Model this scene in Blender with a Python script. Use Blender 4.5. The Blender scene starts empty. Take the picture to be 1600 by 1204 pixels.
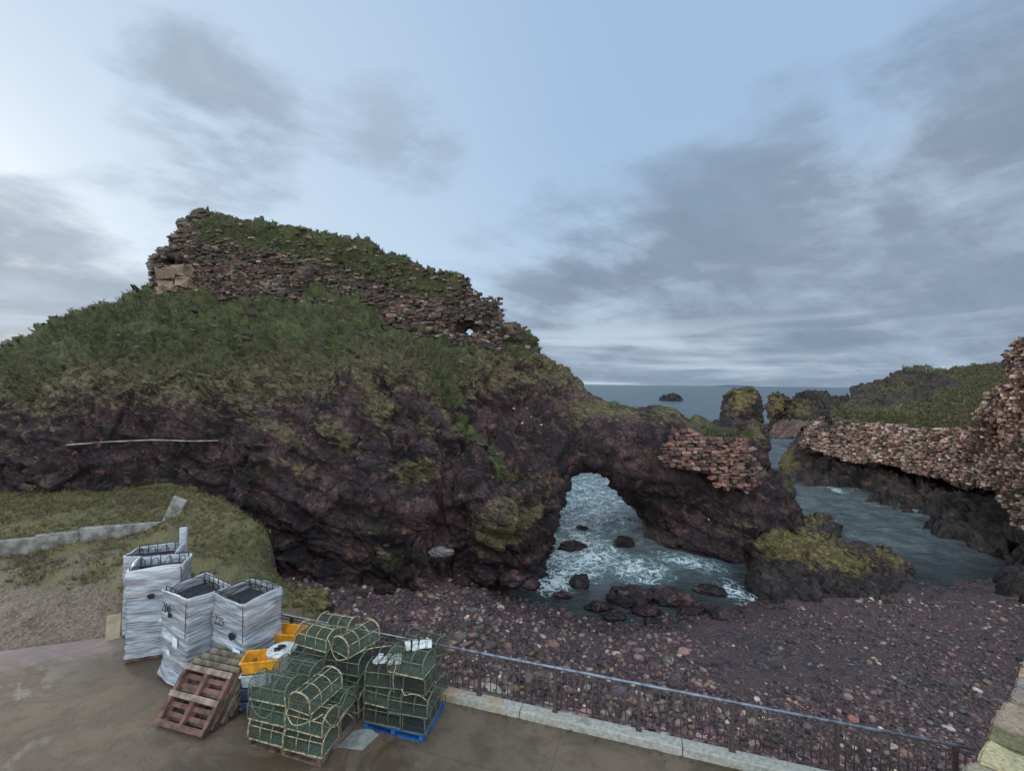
import bpy, bmesh, math, random
import numpy as np
from mathutils import Vector, Matrix
random.seed(7)
rng = np.random.default_rng(11)
S = bpy.context.scene
C = S.collection
R = math.radians
# ------------------------------------------------------------------ camera
F = 720.0; CX = 800.0; CY = 599.0; CH = 10.7; ROLL = R(0.65)   # focal length in photo pixels, eye height above the sea
cam = bpy.data.cameras.new('camera'); co = bpy.data.objects.new('camera', cam); C.objects.link(co)
cam.lens = 36*F/1600; cam.sensor_width = 36; cam.clip_start = .1; cam.clip_end = 60000
cam.shift_y = -3/1600
co.location = (0, 0, CH); co.rotation_euler = (R(90), -ROLL, 0)
S.camera = co
S.render.resolution_x = 1024; S.render.resolution_y = 770
S.view_settings.view_transform = 'Standard'; S.view_settings.look = 'None'
S.view_settings.exposure = 0.0; S.view_settings.gamma = 1
# ------------------------------------------------------------------ node helper
class NT:
    def __init__(s, nt): s.nt = nt; s.n = nt.nodes; s.l = nt.links
    def node(s, t, **kw):
        n = s.n.new(t)
        for k, v in kw.items():
            if k == 'inp':
                for a, b in v.items(): s.set(n, a, b)
            else: setattr(n, k, v)
        return n
    def set(s, n, a, b):
        i = n.inputs[a]
        if hasattr(b, 'is_output') or isinstance(b, bpy.types.NodeSocket): s.l.new(b, i)
        else:
            if hasattr(i, 'default_value') and hasattr(i.default_value, '__len__') and len(i.default_value) == 4 and len(b) == 3: b = (*b, 1)
            i.default_value = b
    def math(s, op, a, b=0.0, c=0.0, clamp=False):
        n = s.n.new('ShaderNodeMath'); n.operation = op; n.use_clamp = clamp
        s.set(n, 0, a); s.set(n, 1, b); s.set(n, 2, c); return n.outputs[0]
    def vmath(s, op, a, b=(0, 0, 0)):
        n = s.n.new('ShaderNodeVectorMath'); n.operation = op
        s.set(n, 0, a); s.set(n, 1, b)
        return n.outputs['Value'] if op in ('DOT_PRODUCT', 'LENGTH', 'DISTANCE') else n.outputs[0]
    def step(s, x, a, b, lo=0.0, hi=1.0):
        n = s.n.new('ShaderNodeMapRange'); n.interpolation_type = 'SMOOTHSTEP'; n.clamp = True
        s.set(n, 0, x); s.set(n, 1, a); s.set(n, 2, b); s.set(n, 3, lo); s.set(n, 4, hi); return n.outputs[0]
    def mix(s, f, a, b):
        n = s.n.new('ShaderNodeMix'); n.data_type = 'RGBA'
        s.set(n, 0, f); s.set(n, 6, a); s.set(n, 7, b); return n.outputs[2]
    def noise(s, v, scale, det=5, rough=.55, dist=0.0, col=False):
        n = s.n.new('ShaderNodeTexNoise'); s.set(n, 'Vector', v)
        n.inputs['Scale'].default_value = scale; n.inputs['Detail'].default_value = det
        n.inputs['Roughness'].default_value = rough; n.inputs['Distortion'].default_value = dist
        return n.outputs['Color' if col else 'Fac']
    def vor(s, v, scale, feat='F1', out='Distance', rnd=1.0):
        n = s.n.new('ShaderNodeTexVoronoi'); n.feature = feat; s.set(n, 'Vector', v)
        n.inputs['Scale'].default_value = scale; n.inputs['Randomness'].default_value = rnd; return n.outputs[out]
    def ramp(s, f, pts):
        n = s.n.new('ShaderNodeValToRGB'); s.set(n, 0, f); e = n.color_ramp.elements
        while len(e) < len(pts): e.new(.5)
        for k, (p, c) in enumerate(pts): e[k].position = p; e[k].color = (*c, 1)
        return n.outputs[0]
    def attr(s, name, out='Fac'):
        n = s.n.new('ShaderNodeAttribute'); n.attribute_name = name; return n.outputs[out]
    def mapping(s, v, sc=(1, 1, 1), rot=(0, 0, 0), loc=(0, 0, 0)):
        n = s.n.new('ShaderNodeMapping'); s.set(n, 0, v)
        n.inputs[1].default_value = loc; n.inputs[2].default_value = rot; n.inputs[3].default_value = sc; return n.outputs[0]
# ------------------------------------------------------------------ world: dusk sky with a bank of cloud
W = bpy.data.worlds.new('World'); S.world = W; W.use_nodes = True
W.node_tree.nodes.clear(); n = NT(W.node_tree)
SUN_EL, SUN_AZ = R(14), R(-58)       # azimuth measured from +Y towards +X
sky = n.node('ShaderNodeTexSky', sky_type='NISHITA', sun_disc=False)
sky.sun_elevation = SUN_EL; sky.sun_rotation = SUN_AZ; sky.air_density = 1.0; sky.dust_density = 1.5; sky.ozone_density = 2.0
D = n.vmath('NORMALIZE', n.node('ShaderNodeTexCoord').outputs['Generated'])
sep = n.node('ShaderNodeSeparateXYZ', inp={0: D}); X, Y, Z = sep.outputs
zz = n.math('ADD', n.math('MAXIMUM', Z, 0.0), .24)
pl = n.node('ShaderNodeCombineXYZ', inp={0: n.math('DIVIDE', X, zz), 1: n.math('DIVIDE', Y, zz), 2: 0.0}).outputs[0]
plm = n.mapping(pl, (1, 1, 1), (0, 0, R(-33)))
pst = n.mapping(plm, (.75, 1.7, 1))
n1 = n.noise(pst, .95, 8, .56, .25)
n2 = n.noise(pst, 2.6, 8, .6, .3)
n3 = n.noise(n.mapping(D, (1, 1, 2.4), (0, R(24), 0)), 4.2, 9, .60, .2)
nn = n.math('ADD', n.math('MULTIPLY', n1, .42), n.math('ADD', n.math('MULTIPLY', n2, .18), n.math('MULTIPLY', n3, .40)))
g = n.vmath('DOT_PRODUCT', D, (-.50, -.27, 1.0))
bank = n.step(n.math('ADD', g, n.math('MULTIPLY', n.math('SUBTRACT', nn, .5), 1.1)), .10, -.16)
def blob(a, b, r, w):
    v = Vector((a, 1, b)).normalized()
    dd = n.vmath('DOT_PRODUCT', D, tuple(v))
    return n.math('MULTIPLY', n.step(dd, math.cos(r), 1.0), w)
left = n.math('MULTIPLY', n.step(n.vmath('DOT_PRODUCT', D, (.46, 0, 1.0)), .06, -.18), 1.0)
bl = n.math('ADD', blob(-.66, .56, .23, .78), blob(-.25, .53, .17, .52))
bl = n.math('ADD', bl, n.math('MULTIPLY', left, .95))
m2 = n.step(n.math('ADD', n.math('MULTIPLY', bl, .62), n.math('MULTIPLY', n.math('SUBTRACT', n.math('ADD', n.math('MULTIPLY', n3, .75), n.math('MULTIPLY', nn, .25)), .5), 1.5)), .16, .60)
mask = n.math('MAXIMUM', n.math('MULTIPLY', bank, n.step(nn, .33, .50, .62, 1.0)), n.math('MULTIPLY', m2, .85))
# clear sky, brighter towards the low sun
glow = n.math('POWER', blob(-1.1, .24, 1.15, .8), 1.4)
hor = n.step(Z, .5, .0)
clear = n.mix(hor, (.40, .565, .79), (.54, .71, .88))
clear = n.mix(n.math('MULTIPLY', glow, .9), clear, (.66, .79, .92))
clear = n.mix(.12, clear, n.vmath('MULTIPLY', sky.outputs[0], (.14, .14, .14)))
cl = n.ramp(n.math('ADD', n.math('MULTIPLY', n3, .6), n.math('MULTIPLY', n1, .4)), [(.36, (.18, .245, .335)), (.50, (.265, .34, .445)), (.64, (.44, .55, .68))])
cl = n.mix(n.math('MULTIPLY', glow, .30), cl, (.42, .48, .56))
# light streaks under the bank, near the horizon
strk = n.noise(n.mapping(D, (1.6, 1.6, 17), (0, 0, 0), (.7, 0, .3)), 1.5, 7, .55, .5)
low = n.math('MULTIPLY', n.step(Z, .155, .09), n.step(strk, .42, .66))
cl = n.mix(n.math('MULTIPLY', low, .85), cl, (.55, .66, .78))
col = n.mix(mask, clear, cl)
# unseen sky behind the viewer boosted and warmed to light the ground
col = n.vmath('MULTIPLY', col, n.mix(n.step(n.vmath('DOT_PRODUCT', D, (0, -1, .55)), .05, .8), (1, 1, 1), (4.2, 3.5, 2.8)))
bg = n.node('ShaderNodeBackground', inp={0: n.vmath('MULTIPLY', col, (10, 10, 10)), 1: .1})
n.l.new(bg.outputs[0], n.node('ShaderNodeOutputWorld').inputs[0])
sl = bpy.data.lights.new('sun', 'SUN'); sl.energy = 1.5; sl.angle = R(30); sl.color = (1, .93, .85)
so = bpy.data.objects.new('sun', sl); C.objects.link(so)
sd = Vector((math.sin(SUN_AZ)*math.cos(SUN_EL), math.cos(SUN_AZ)*math.cos(SUN_EL), math.sin(SUN_EL)))
so.rotation_euler = sd.to_track_quat('Z', 'Y').to_euler()
# ------------------------------------------------------------------ geometry helpers
cr_, sr_ = math.cos(ROLL), math.sin(ROLL)
def lev(u, v):                       # photo pixel -> tangent coordinates in a level frame
    du = (np.asarray(u, float)-CX); dv = (np.asarray(v, float)-CY)
    return (du*cr_+dv*sr_)/F, (-du*sr_+dv*cr_)/F
def P(u, v, d):
    a, b = lev(u, v); return np.stack([a*d, np.broadcast_to(d, np.shape(a*d)), CH-b*d], -1)
def G(u, v, z):                      # point at height z seen at the pixel
    a, b = lev(u, v); d = (CH-z)/b; return np.array([a*d, d, z])
def unp(p):                          # world -> pixel
    p = np.asarray(p); a = p[..., 0]/p[..., 1]; b = (CH-p[..., 2])/p[..., 1]
    return CX+F*(a*cr_-b*sr_), CY+F*(a*sr_+b*cr_)
def _h(ix, iy, iz, s):
    h = (ix.astype(np.int64)*374761393+iy.astype(np.int64)*668265263+iz.astype(np.int64)*2147483647+s*974711) & 0xffffffff
    h = ((h ^ (h >> 13))*1274126177) & 0xffffffff; h = ((h ^ (h >> 16))*2246822519) & 0xffffffff
    return ((h ^ (h >> 15)) & 0xffffff)/float(0xffffff)
def vnoise(p, s=0):
    i = np.floor(p).astype(np.int64); f = p-i; f = f*f*(3-2*f); r = 0
    for a in (0, 1):
        for b in (0, 1):
            for c in (0, 1):
                w = (f[..., 0] if a else 1-f[..., 0])*(f[..., 1] if b else 1-f[..., 1])*(f[..., 2] if c else 1-f[..., 2])
                r = r+w*_h(i[..., 0]+a, i[..., 1]+b, i[..., 2]+c, s)
    return r*2-1
def fbm(p, sc, o=4, s=0, g=.5):
    r = 0; a = 1; q = p/np.asarray(sc)
    for k in range(o): r = r+a*vnoise(q+k*17.3, s+k); q = q*2.03; a *= g
    return r
def facets(p, sc, s=0, tilt=.9):     # angular blocks: each Voronoi cell is a randomly tilted plane
    q = p/np.asarray(sc); i = np.floor(q).astype(np.int64)
    best = np.full(q.shape[:-1], 9.); val = np.zeros_like(best)
    for a in (-1, 0, 1):
        for b in (-1, 0, 1):
            for c in (-1, 0, 1):
                jx, jy, jz = i[..., 0]+a, i[..., 1]+b, i[..., 2]+c
                cx = jx+_h(jx, jy, jz, s); cy = jy+_h(jx, jy, jz, s+1); cz = jz+_h(jx, jy, jz, s+2)
                dx, dy, dz = q[..., 0]-cx, q[..., 1]-cy, q[..., 2]-cz
                d = dx*dx+dy*dy+dz*dz
                hv = (_h(jx, jy, jz, s+3)-.5)+tilt*((_h(jx, jy, jz, s+4)-.5)*dx+(_h(jx, jy, jz, s+5)-.5)*dy+(_h(jx, jy, jz, s+6)-.5)*dz)*2
                m = d < best; best = np.where(m, d, best); val = np.where(m, hv, val)
    return val
def mesh_obj(name, V, Fq, mat, parent=None, attrs=None, smooth=True, col=None, kind=None):
    me = bpy.data.meshes.new(name)
    V = np.asarray(V, np.float32); Fq = np.asarray(Fq, np.int32); k = Fq.shape[1]
    me.vertices.add(len(V)); me.vertices.foreach_set('co', V.ravel())
    me.loops.add(Fq.size); me.loops.foreach_set('vertex_index', Fq.ravel())
    me.polygons.add(len(Fq)); me.polygons.foreach_set('loop_start', np.arange(0, Fq.size, k, dtype=np.int32))
    me.polygons.foreach_set('use_smooth', np.full(len(Fq), smooth))
    me.update(calc_edges=True)
    for a, v in (attrs or {}).items():
        at = me.attributes.new(a, 'FLOAT', 'POINT'); at.data.foreach_set('value', np.asarray(v, np.float32))
    if col is not None:
        at = me.attributes.new('Col', 'FLOAT_COLOR', 'POINT')
        c4 = np.ones((len(V), 4), np.float32); c4[:, :3] = col; at.data.foreach_set('color', c4.ravel())
    me.materials.append(mat)
    o = bpy.data.objects.new(name, me); C.objects.link(o)
    if parent: o.parent = parent
    if kind: o['kind'] = kind
    return o
def tag(o, label=None, cat=None, group=None, kind=None):
    if label: o['label'] = label
    if cat: o['category'] = cat
    if group: o['group'] = group
    if kind: o['kind'] = kind
    return o
def thing(name, loc=(0, 0, 0), rz=0, **k):
    o = bpy.data.objects.new(name, None); C.objects.link(o); o.location = loc; o.rotation_euler = (0, 0, rz)
    o.empty_display_size = .2
    return tag(o, **k)
def interp(ctrl):
    c = np.array(ctrl, float); p = c[:, :2]/100.; v = c[:, 2]; N = len(p)
    A = np.zeros((N+3, N+3)); A[:N, :N] = np.hypot(p[:, None, 0]-p[None, :, 0], p[:, None, 1]-p[None, :, 1])
    A[:N, N] = 1; A[:N, N+1:] = p; A[N:, :N] = A[:N, N:].T
    w = np.linalg.lstsq(A, np.r_[v, 0, 0, 0], rcond=None)[0]
    def f(u, v):
        u = np.asarray(u, float)/100; v = np.asarray(v, float)/100; r = w[N]+w[N+1]*u+w[N+2]*v
        for k in range(N): r = r+w[k]*np.hypot(u-p[k, 0], v-p[k, 1])
        return r
    return f
def polysdf(u, v, poly):             # negative inside
    P_ = np.array(poly, float); Q = np.roll(P_, -1, 0); d = np.full(u.shape, 1e9); ins = np.zeros(u.shape, bool)
    for (ax, ay), (bx, by) in zip(P_, Q):
        ex, ey = bx-ax, by-ay; L = ex*ex+ey*ey+1e-9
        t = np.clip(((u-ax)*ex+(v-ay)*ey)/L, 0, 1)
        d = np.minimum(d, np.hypot(u-ax-t*ex, v-ay-t*ey))
        c = ((ay > v) != (by > v)) & (u < ex*(v-ay)/(by-ay+1e-12)+ax); ins ^= c
    return np.where(ins, -d, d)
def inpoly(u, v, poly): return polysdf(np.asarray(u, float), np.asarray(v, float), poly) < 0
def sstep(a, b, x): t = np.clip((x-a)/(b-a), 0, 1); return t*t*(3-2*t)
def vnormals(V, Fq):
    a = V[Fq[:, 2]]-V[Fq[:, 0]]; b = V[Fq[:, 3]]-V[Fq[:, 1]]; N = np.cross(a, b); R_ = np.zeros_like(V)
    for k in range(4): np.add.at(R_, Fq[:, k], N)
    return R_/(np.linalg.norm(R_, axis=1, keepdims=True)+1e-9)
def body(name, poly, ctrl, mat, step=2.0, T=6., rp=80, edge=1.0, erp=18, jag=2.0, jsc=14, holes=(), disp=None, amask=None, parent=None, dfun=None):
    """Closed rock or masonry body: front surface at real distances, a rounded back, displaced in 3D."""
    pl_ = np.array(poly, float); u0, v0 = pl_.min(0)-3*step; u1, v1 = pl_.max(0)+3*step
    U, Vv = np.meshgrid(np.arange(u0, u1, step), np.arange(v0, v1, step), indexing='ij')
    def sdf(U, Vv):
        s = polysdf(U, Vv, poly)
        q = np.stack([U, Vv, 0*U], -1)
        s = s+jag*fbm(q, jsc, 3, 5)
        for h in holes: s = np.maximum(s, -polysdf(U, Vv, h))
        return s
    s = sdf(U, Vv); e = .5
    gx = (sdf(U+e, Vv)-sdf(U-e, Vv)); gy = (sdf(U, Vv+e)-sdf(U, Vv-e)); gl = np.hypot(gx, gy)+1e-6
    used = s < .75*step; snap = used & (s > -.35*step)
    U = np.where(snap, U-s*gx/gl, U); Vv = np.where(snap, Vv-s*gy/gl, Vv)
    nu, nv = U.shape
    idx = np.arange(nu*nv).reshape(nu, nv)
    ok = used[:-1, :-1] & used[1:, :-1] & used[1:, 1:] & used[:-1, 1:]
    ok &= ~(snap[:-1, :-1] & snap[1:, :-1] & snap[1:, 1:] & snap[:-1, 1:])
    q = np.stack([idx[:-1, :-1], idx[:-1, 1:], idx[1:, 1:], idx[1:, :-1]], -1)[ok]
    s = s.ravel(); snap = snap.ravel(); U = U.ravel(); Vv = Vv.ravel()
    df = interp(ctrl); fl = np.unique(q)
    D_ = np.zeros(U.shape); D_[fl] = df(U[fl], Vv[fl])
    if dfun is not None: D_[fl] = D_[fl]+dfun(U[fl], Vv[fl])
    t = np.clip(-s/erp, 0, 1); t = np.where(snap, 0, t)
    Df = D_+edge*(1-np.sqrt(1-(1-t)**2))
    tb = np.where(snap, 0, np.clip(-s/rp, 0, 1)); Db = D_+edge+T*np.sqrt(1-(1-tb)**2)*1.0
    Db = np.maximum(Db, Df+1e-3*(~snap))
    VF = P(U, Vv, Df); VB = P(U, Vv, Db)
    # a vertex is shared between front and back where it is on the rim (edge of the kept cells)
    cnt = np.bincount(q.ravel(), minlength=nu*nv); rim = (cnt > 0) & (cnt < 4)
    VF[rim] = (VF[rim]+VB[rim])/2
    back = idx.ravel()+nu*nv; back = np.where(rim, idx.ravel(), back)
    qb = back[q][:, ::-1]
    V = np.concatenate([VF, VB]); Q = np.concatenate([q, qb])
    u_, inv = np.unique(Q, return_inverse=True); V = V[u_]; Q = inv.reshape(-1, 4)
    UV = np.concatenate([np.stack([U, Vv], -1)]*2)[u_]
    N = vnormals(V, Q)
    if disp is not None: V = V+disp(V, N, UV)
    o = mesh_obj(name, V, Q, mat, parent, amask(V, vnormals(V, Q), UV) if amask else None)
    return o, V, Q, UV, df
# instanced rock / stone shapes baked in one mesh
def icos(sub):
    bm = bmesh.new(); bmesh.ops.create_icosphere(bm, subdivisions=sub, radius=1)
    V = np.array([v.co[:] for v in bm.verts]); T_ = np.array([[v.index for v in f.verts] for f in bm.faces]); bm.free(); return V, T_
def rcube():                          # rough stone: cube with bevelled edges, 24 verts
    bm = bmesh.new(); bmesh.ops.create_cube(bm, size=1)
    bmesh.ops.bevel(bm, geom=bm.edges[:], offset=.13, segments=1, affect='EDGES', profile=.5)
    bmesh.ops.triangulate(bm, faces=bm.faces[:])
    V = np.array([v.co[:] for v in bm.verts]); T_ = np.array([[v.index for v in f.verts] for f in bm.faces]); bm.free(); return V, T_
def scatter(name, base, pos, ax, ay, az, size, cols, mat, wob=.12, parent=None, smooth=False, kind=None):
    BV, BT = base; N = len(pos); k = len(BV)
    off = rng.normal(0, wob, (N, k, 3)) if wob else 0
    L = (BV[None]+off)*size[:, None, :]
    V = pos[:, None]+L[..., 0:1]*ax[:, None]+L[..., 1:2]*ay[:, None]+L[..., 2:3]*az[:, None]
    T_ = (BT[None]+(np.arange(N)*k)[:, None, None]).reshape(-1, 3)
    return mesh_obj(name, V.reshape(-1, 3), T_, mat, parent, None, smooth, np.repeat(cols, k, 0), kind)
def pal(N, colors, w, var=.2):
    c = np.array(colors)[rng.choice(len(colors), N, p=np.array(w)/sum(w))]
    return np.clip(c*(1+rng.normal(0, var, (N, 1)))*(1+rng.normal(0, .06, (N, 3))), .004, .9)
class MB:
    def __init__(s): s.v = []; s.f = []
    def add(s, V, Fs):
        o = len(s.v); s.v += [tuple(x) for x in V]; s.f += [tuple(i+o for i in f) for f in Fs]
    def box(s, c, h, rot=None, jit=0):
        M = rot or Matrix.Identity(3); V = []
        for x in (-1, 1):
            for y in (-1, 1):
                for z in (-1, 1): V.append(Vector(c)+M @ Vector((x*h[0]+random.gauss(0, jit), y*h[1]+random.gauss(0, jit), z*h[2]+random.gauss(0, jit))))
        s.add(V, [(0, 1, 3, 2), (4, 6, 7, 5), (0, 4, 5, 1), (2, 3, 7, 6), (0, 2, 6, 4), (1, 5, 7, 3)])
    def tube(s, pts, r, n=6, closed=False):
        pts = [Vector(p) for p in pts]; o = len(s.v); N = len(pts)
        for i, p in enumerate(pts):
            a = pts[(i-1) % N] if (closed or i) else p; b = pts[(i+1) % N] if (closed or i < N-1) else p
            t = (b-a).normalized(); up = Vector((0, 0, 1)) if abs(t.z) < .9 else Vector((1, 0, 0))
            e1 = t.cross(up).normalized(); e2 = t.cross(e1)
            rr = r[i] if hasattr(r, '__len__') else r
            for k in range(n):
                a_ = 2*math.pi*k/n; s.v.append(tuple(p+(e1*math.cos(a_)+e2*math.sin(a_))*rr))
        for i in range(N if closed else N-1):
            j = (i+1) % N
            for k in range(n): s.f.append((o+i*n+k, o+i*n+(k+1) % n, o+j*n+(k+1) % n, o+j*n+k))
        if not closed:
            s.f.append(tuple(o+k for k in range(n))[::-1]); s.f.append(tuple(o+(N-1)*n+k for k in range(n)))
    def build(s, name, mat, parent=None, smooth=False, bevel=0):
        me = bpy.data.meshes.new(name); me.from_pydata(s.v, [], s.f); me.update()
        if smooth:
            for p in me.polygons: p.use_smooth = True
        me.materials.append(mat); o = bpy.data.objects.new(name, me); C.objects.link(o)
        if parent: o.parent = parent
        if bevel:
            b = o.modifiers.new('bevel', 'BEVEL'); b.width = bevel; b.segments = 2; b.limit_method = 'ANGLE'
        return o
def copy_tree(o, parent=None):
    c = o.copy(); C.objects.link(c)
    if parent: c.parent = parent
    for ch in list(o.children): copy_tree(ch, c)
    return c
# ------------------------------------------------------------------ materials
def mat(name):
    m = bpy.data.materials.new(name); m.use_nodes = True; m.node_tree.nodes.clear(); n = NT(m.node_tree)
    b = n.node('ShaderNodeBsdfPrincipled'); o = n.node('ShaderNodeOutputMaterial'); n.l.new(b.outputs[0], o.inputs[0])
    n.b = b; n.pos = n.node('ShaderNodeNewGeometry').outputs['Position']; n.obj = n.node('ShaderNodeTexCoord').outputs['Object']
    return m, n
def bump(n, h, dist, strength=1.0, prev=None):
    k = n.node('ShaderNodeBump', inp={'Height': h, 'Distance': dist, 'Strength': strength})
    if prev is not None: n.set(k, 'Normal', prev)
    return k.outputs[0]
def simple(name, col, rough=.6, var=.25, sc=8, bumpd=.004, metal=0, obj=True, col2=None, spec=.4):
    m, n = mat(name); v = n.obj if obj else n.pos
    f = n.noise(v, sc, 6, .6); c2 = col2 or tuple(x*(1-var*1.6) for x in col)
    c = n.mix(n.step(f, .35, .65), c2, tuple(min(1, x*(1+var*.5)) for x in col))
    n.set(n.b, 'Base Color', c); n.set(n.b, 'Roughness', n.step(f, .3, .7, rough*.8, min(1, rough*1.15)))
    n.set(n.b, 'Metallic', metal); n.set(n.b, 'Specular IOR Level', spec)
    if bumpd: n.set(n.b, 'Normal', bump(n, n.noise(v, sc*6, 5, .6), bumpd))
    return m
def rock_mat(name, dark, mid, red, wet=True, lich=((.070, .062, .026), (.19, .145, .04)), gr=((.034, .048, .015), (.070, .085, .026), (.115, .090, .056)), big=False):
    m, n = mat(name); p = n.pos
    f1 = n.noise(p, .35, 8, .62, .6); f2 = n.noise(p, 1.7, 8, .65, .4); sp_ = n.node('ShaderNodeSeparateXYZ', inp={0: p}).outputs
    bed = n.node('ShaderNodeCombineXYZ', inp={0: sp_[0], 1: sp_[1], 2: n.math('MULTIPLY', n.math('ADD', sp_[2], n.math('MULTIPLY', sp_[0], .34)), 3.4)}).outputs[0]
    f3 = n.noise(bed, 3.2, 8, .66, .3)
    c = n.mix(n.step(f1, .38, .62), dark, mid)
    if big: c = n.mix(n.step(n.noise(p, .16, 6, .6, .8), .47, .60, 0, .75), c, dark)
    c = n.mix(n.math('MULTIPLY', n.step(f2, .52, .66), .75), c, red)
    c = n.mix(n.math('MULTIPLY', n.step(f3, .56, .74), .55), c, tuple(x*2.6+.012 for x in mid))
    c = n.mix(n.step(f3, .47, .33), c, tuple(x*.35 for x in dark))
    crk = n.step(n.vor(n.vmath('ADD', n.mapping(p, (.55, .55, .30), (0, R(24), 0)), n.vmath('MULTIPLY', n.noise(p, 1.1, 4, .6, 0, True), (.5, .5, .5))), 1.5, 'DISTANCE_TO_EDGE'), .028, .0)
    c = n.mix(n.math('MULTIPLY', crk, n.step(f2, .42, .58, 0, .6)), c, tuple(x*.3 for x in dark))  # crevice shade darkened into the base colour along the cracks
    cell = n.vor(n.vmath('ADD', n.mapping(p, (.8, .8, .42), (0, R(24), 0)), n.vmath('MULTIPLY', n.noise(p, 1.3, 5, .65, 0, True), (.9, .9, .9))), 1.2, 'F1', 'Color')
    cs = n.node('ShaderNodeSeparateColor', inp={0: cell}).outputs[0]
    hsv = n.node('ShaderNodeHueSaturation', inp={'Color': c, 'Value': n.step(cs, 0., 1., .72, 1.35)}); c = hsv.outputs[0]
    # pale specks and veins
    sp = n.step(n.noise(p, 9, 4, .7), .71, .76); c = n.mix(n.math('MULTIPLY', sp, .5), c, (.28, .24, .22))
    up = n.node('ShaderNodeSeparateXYZ', inp={0: n.node('ShaderNodeNewGeometry').outputs['Normal']}).outputs[2]
    lf = n.math('ADD', n.attr('lichen'), n.math('ADD', n.math('MULTIPLY', n.math('SUBTRACT', f2, .5), 1.1), n.math('MULTIPLY', n.math('SUBTRACT', f3, .5), 1.5)))
    lf = n.math('ADD', lf, n.math('MULTIPLY', up, .22))
    lm = n.step(lf, .30, .74)
    lc = n.mix(n.step(n.math('ADD', n.math('MULTIPLY', n.noise(p, 3.2, 6, .65), .5), n.math('MULTIPLY', f3, .5)), .46, .60), lich[0], lich[1])
    c = n.mix(n.math('MULTIPLY', lm, .85), c, lc)
    gn = n.noise(p, .9, 7, .65, .3); gn2 = n.noise(p, 6, 5, .7)
    gc = n.mix(n.step(gn, .40, .60), gr[0], gr[1]); gc = n.mix(n.step(gn2, .50, .68), gc, gr[2]); gc = n.mix(n.step(n.noise(p, 2.1, 6, .7), .50, .62, 0, .7), gc, tuple(x*.8 for x in gr[2]))
    gf = n.math('ADD', n.attr('grass'), n.math('ADD', n.math('MULTIPLY', n.math('SUBTRACT', f2, .5), .9), n.math('MULTIPLY', n.math('SUBTRACT', f3, .5), .8)))
    gm = n.step(gf, .40, .62); c = n.mix(gm, c, gc)
    crk2 = n.step(n.vor(n.vmath('ADD', bed, n.vmath('MULTIPLY', n.noise(p, 2.1, 4, .6, 0, True), (.5, .5, .5))), 1.1, 'DISTANCE_TO_EDGE'), .07, .0)
    c = n.mix(n.math('MULTIPLY', n.math('MAXIMUM', crk, n.math('MULTIPLY', crk2, .3)), n.math('SUBTRACT', .50, n.math('MULTIPLY', gm, .30))), c, tuple(x*.4 for x in dark)); h0 = crk2  # painted crack shade laid again over lichen and, weaker, turf
    n.set(n.b, 'Base Color', c)
    zc = n.node('ShaderNodeSeparateXYZ', inp={0: p}).outputs[2]
    wetf = n.step(n.math('ADD', zc, n.math('MULTIPLY', f1, 1.0)), 1.9, .7)
    n.set(n.b, 'Roughness', n.math('SUBTRACT', .85, n.math('MULTIPLY', wetf, .45)) if wet else .9)
    n.set(n.b, 'Specular IOR Level', .3)
    h = n.math('ADD', n.math('MULTIPLY', f3, .9), n.math('MULTIPLY', n.noise(bed, 9, 5, .65), .35))
    h = n.math('ADD', h, n.math('MULTIPLY', n.noise(p, 14, 5, .7), .25)); h = n.math('SUBTRACT', h, n.math('ADD', n.math('MULTIPLY', crk, .5), n.math('MULTIPLY', h0, .12)))
    n.set(n.b, 'Normal', bump(n, h, .15, .85))
    return m
M_cliff = rock_mat('cliff_rock', (.016, .0105, .013), (.060, .034, .037), (.15, .066, .056), lich=((.078, .066, .036), (.175, .138, .05)), big=True)
M_rockfar = rock_mat('far_rock', (.016, .012, .012), (.045, .032, .028), (.09, .052, .042), gr=((.034, .044, .016), (.070, .080, .028), (.15, .118, .062)))
M_boulder = rock_mat('boulder_rock', (.020, .014, .015), (.045, .031, .030), (.075, .042, .036), lich=((.090, .072, .030), (.24, .175, .05)))
def stone_mat(name, rough=.85, bd=.03, sc=9):
    m, n = mat(name); a = n.attr('Col', 'Color'); f = n.noise(n.pos, sc, 6, .68); f2 = n.noise(n.pos, .8, 5, .6)
    c = n.vmath('MULTIPLY', a, n.ramp(f, [(.30, (.45, .43, .43)), (.50, (.95, .95, .95)), (.70, (1.4, 1.38, 1.32))]))
    c = n.vmath('MULTIPLY', c, n.ramp(f2, [(.35, (.62, .66, .60)), (.60, (1.12, 1.06, 1.02))]))
    n.set(n.b, 'Base Color', c); n.set(n.b, 'Roughness', rough); n.set(n.b, 'Specular IOR Level', .3)
    n.set(n.b, 'Normal', bump(n, f, bd, .9)); return m
M_stone = stone_mat('rubble_stone'); M_peb = stone_mat('pebble', .62, .01, 14)
def blade_mat():
    m, n = mat('grass_blades'); n.set(n.b, 'Base Color', n.attr('Col', 'Color')); n.set(n.b, 'Roughness', .75); n.set(n.b, 'Specular IOR Level', .2); return m
M_blade = blade_mat()
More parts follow.
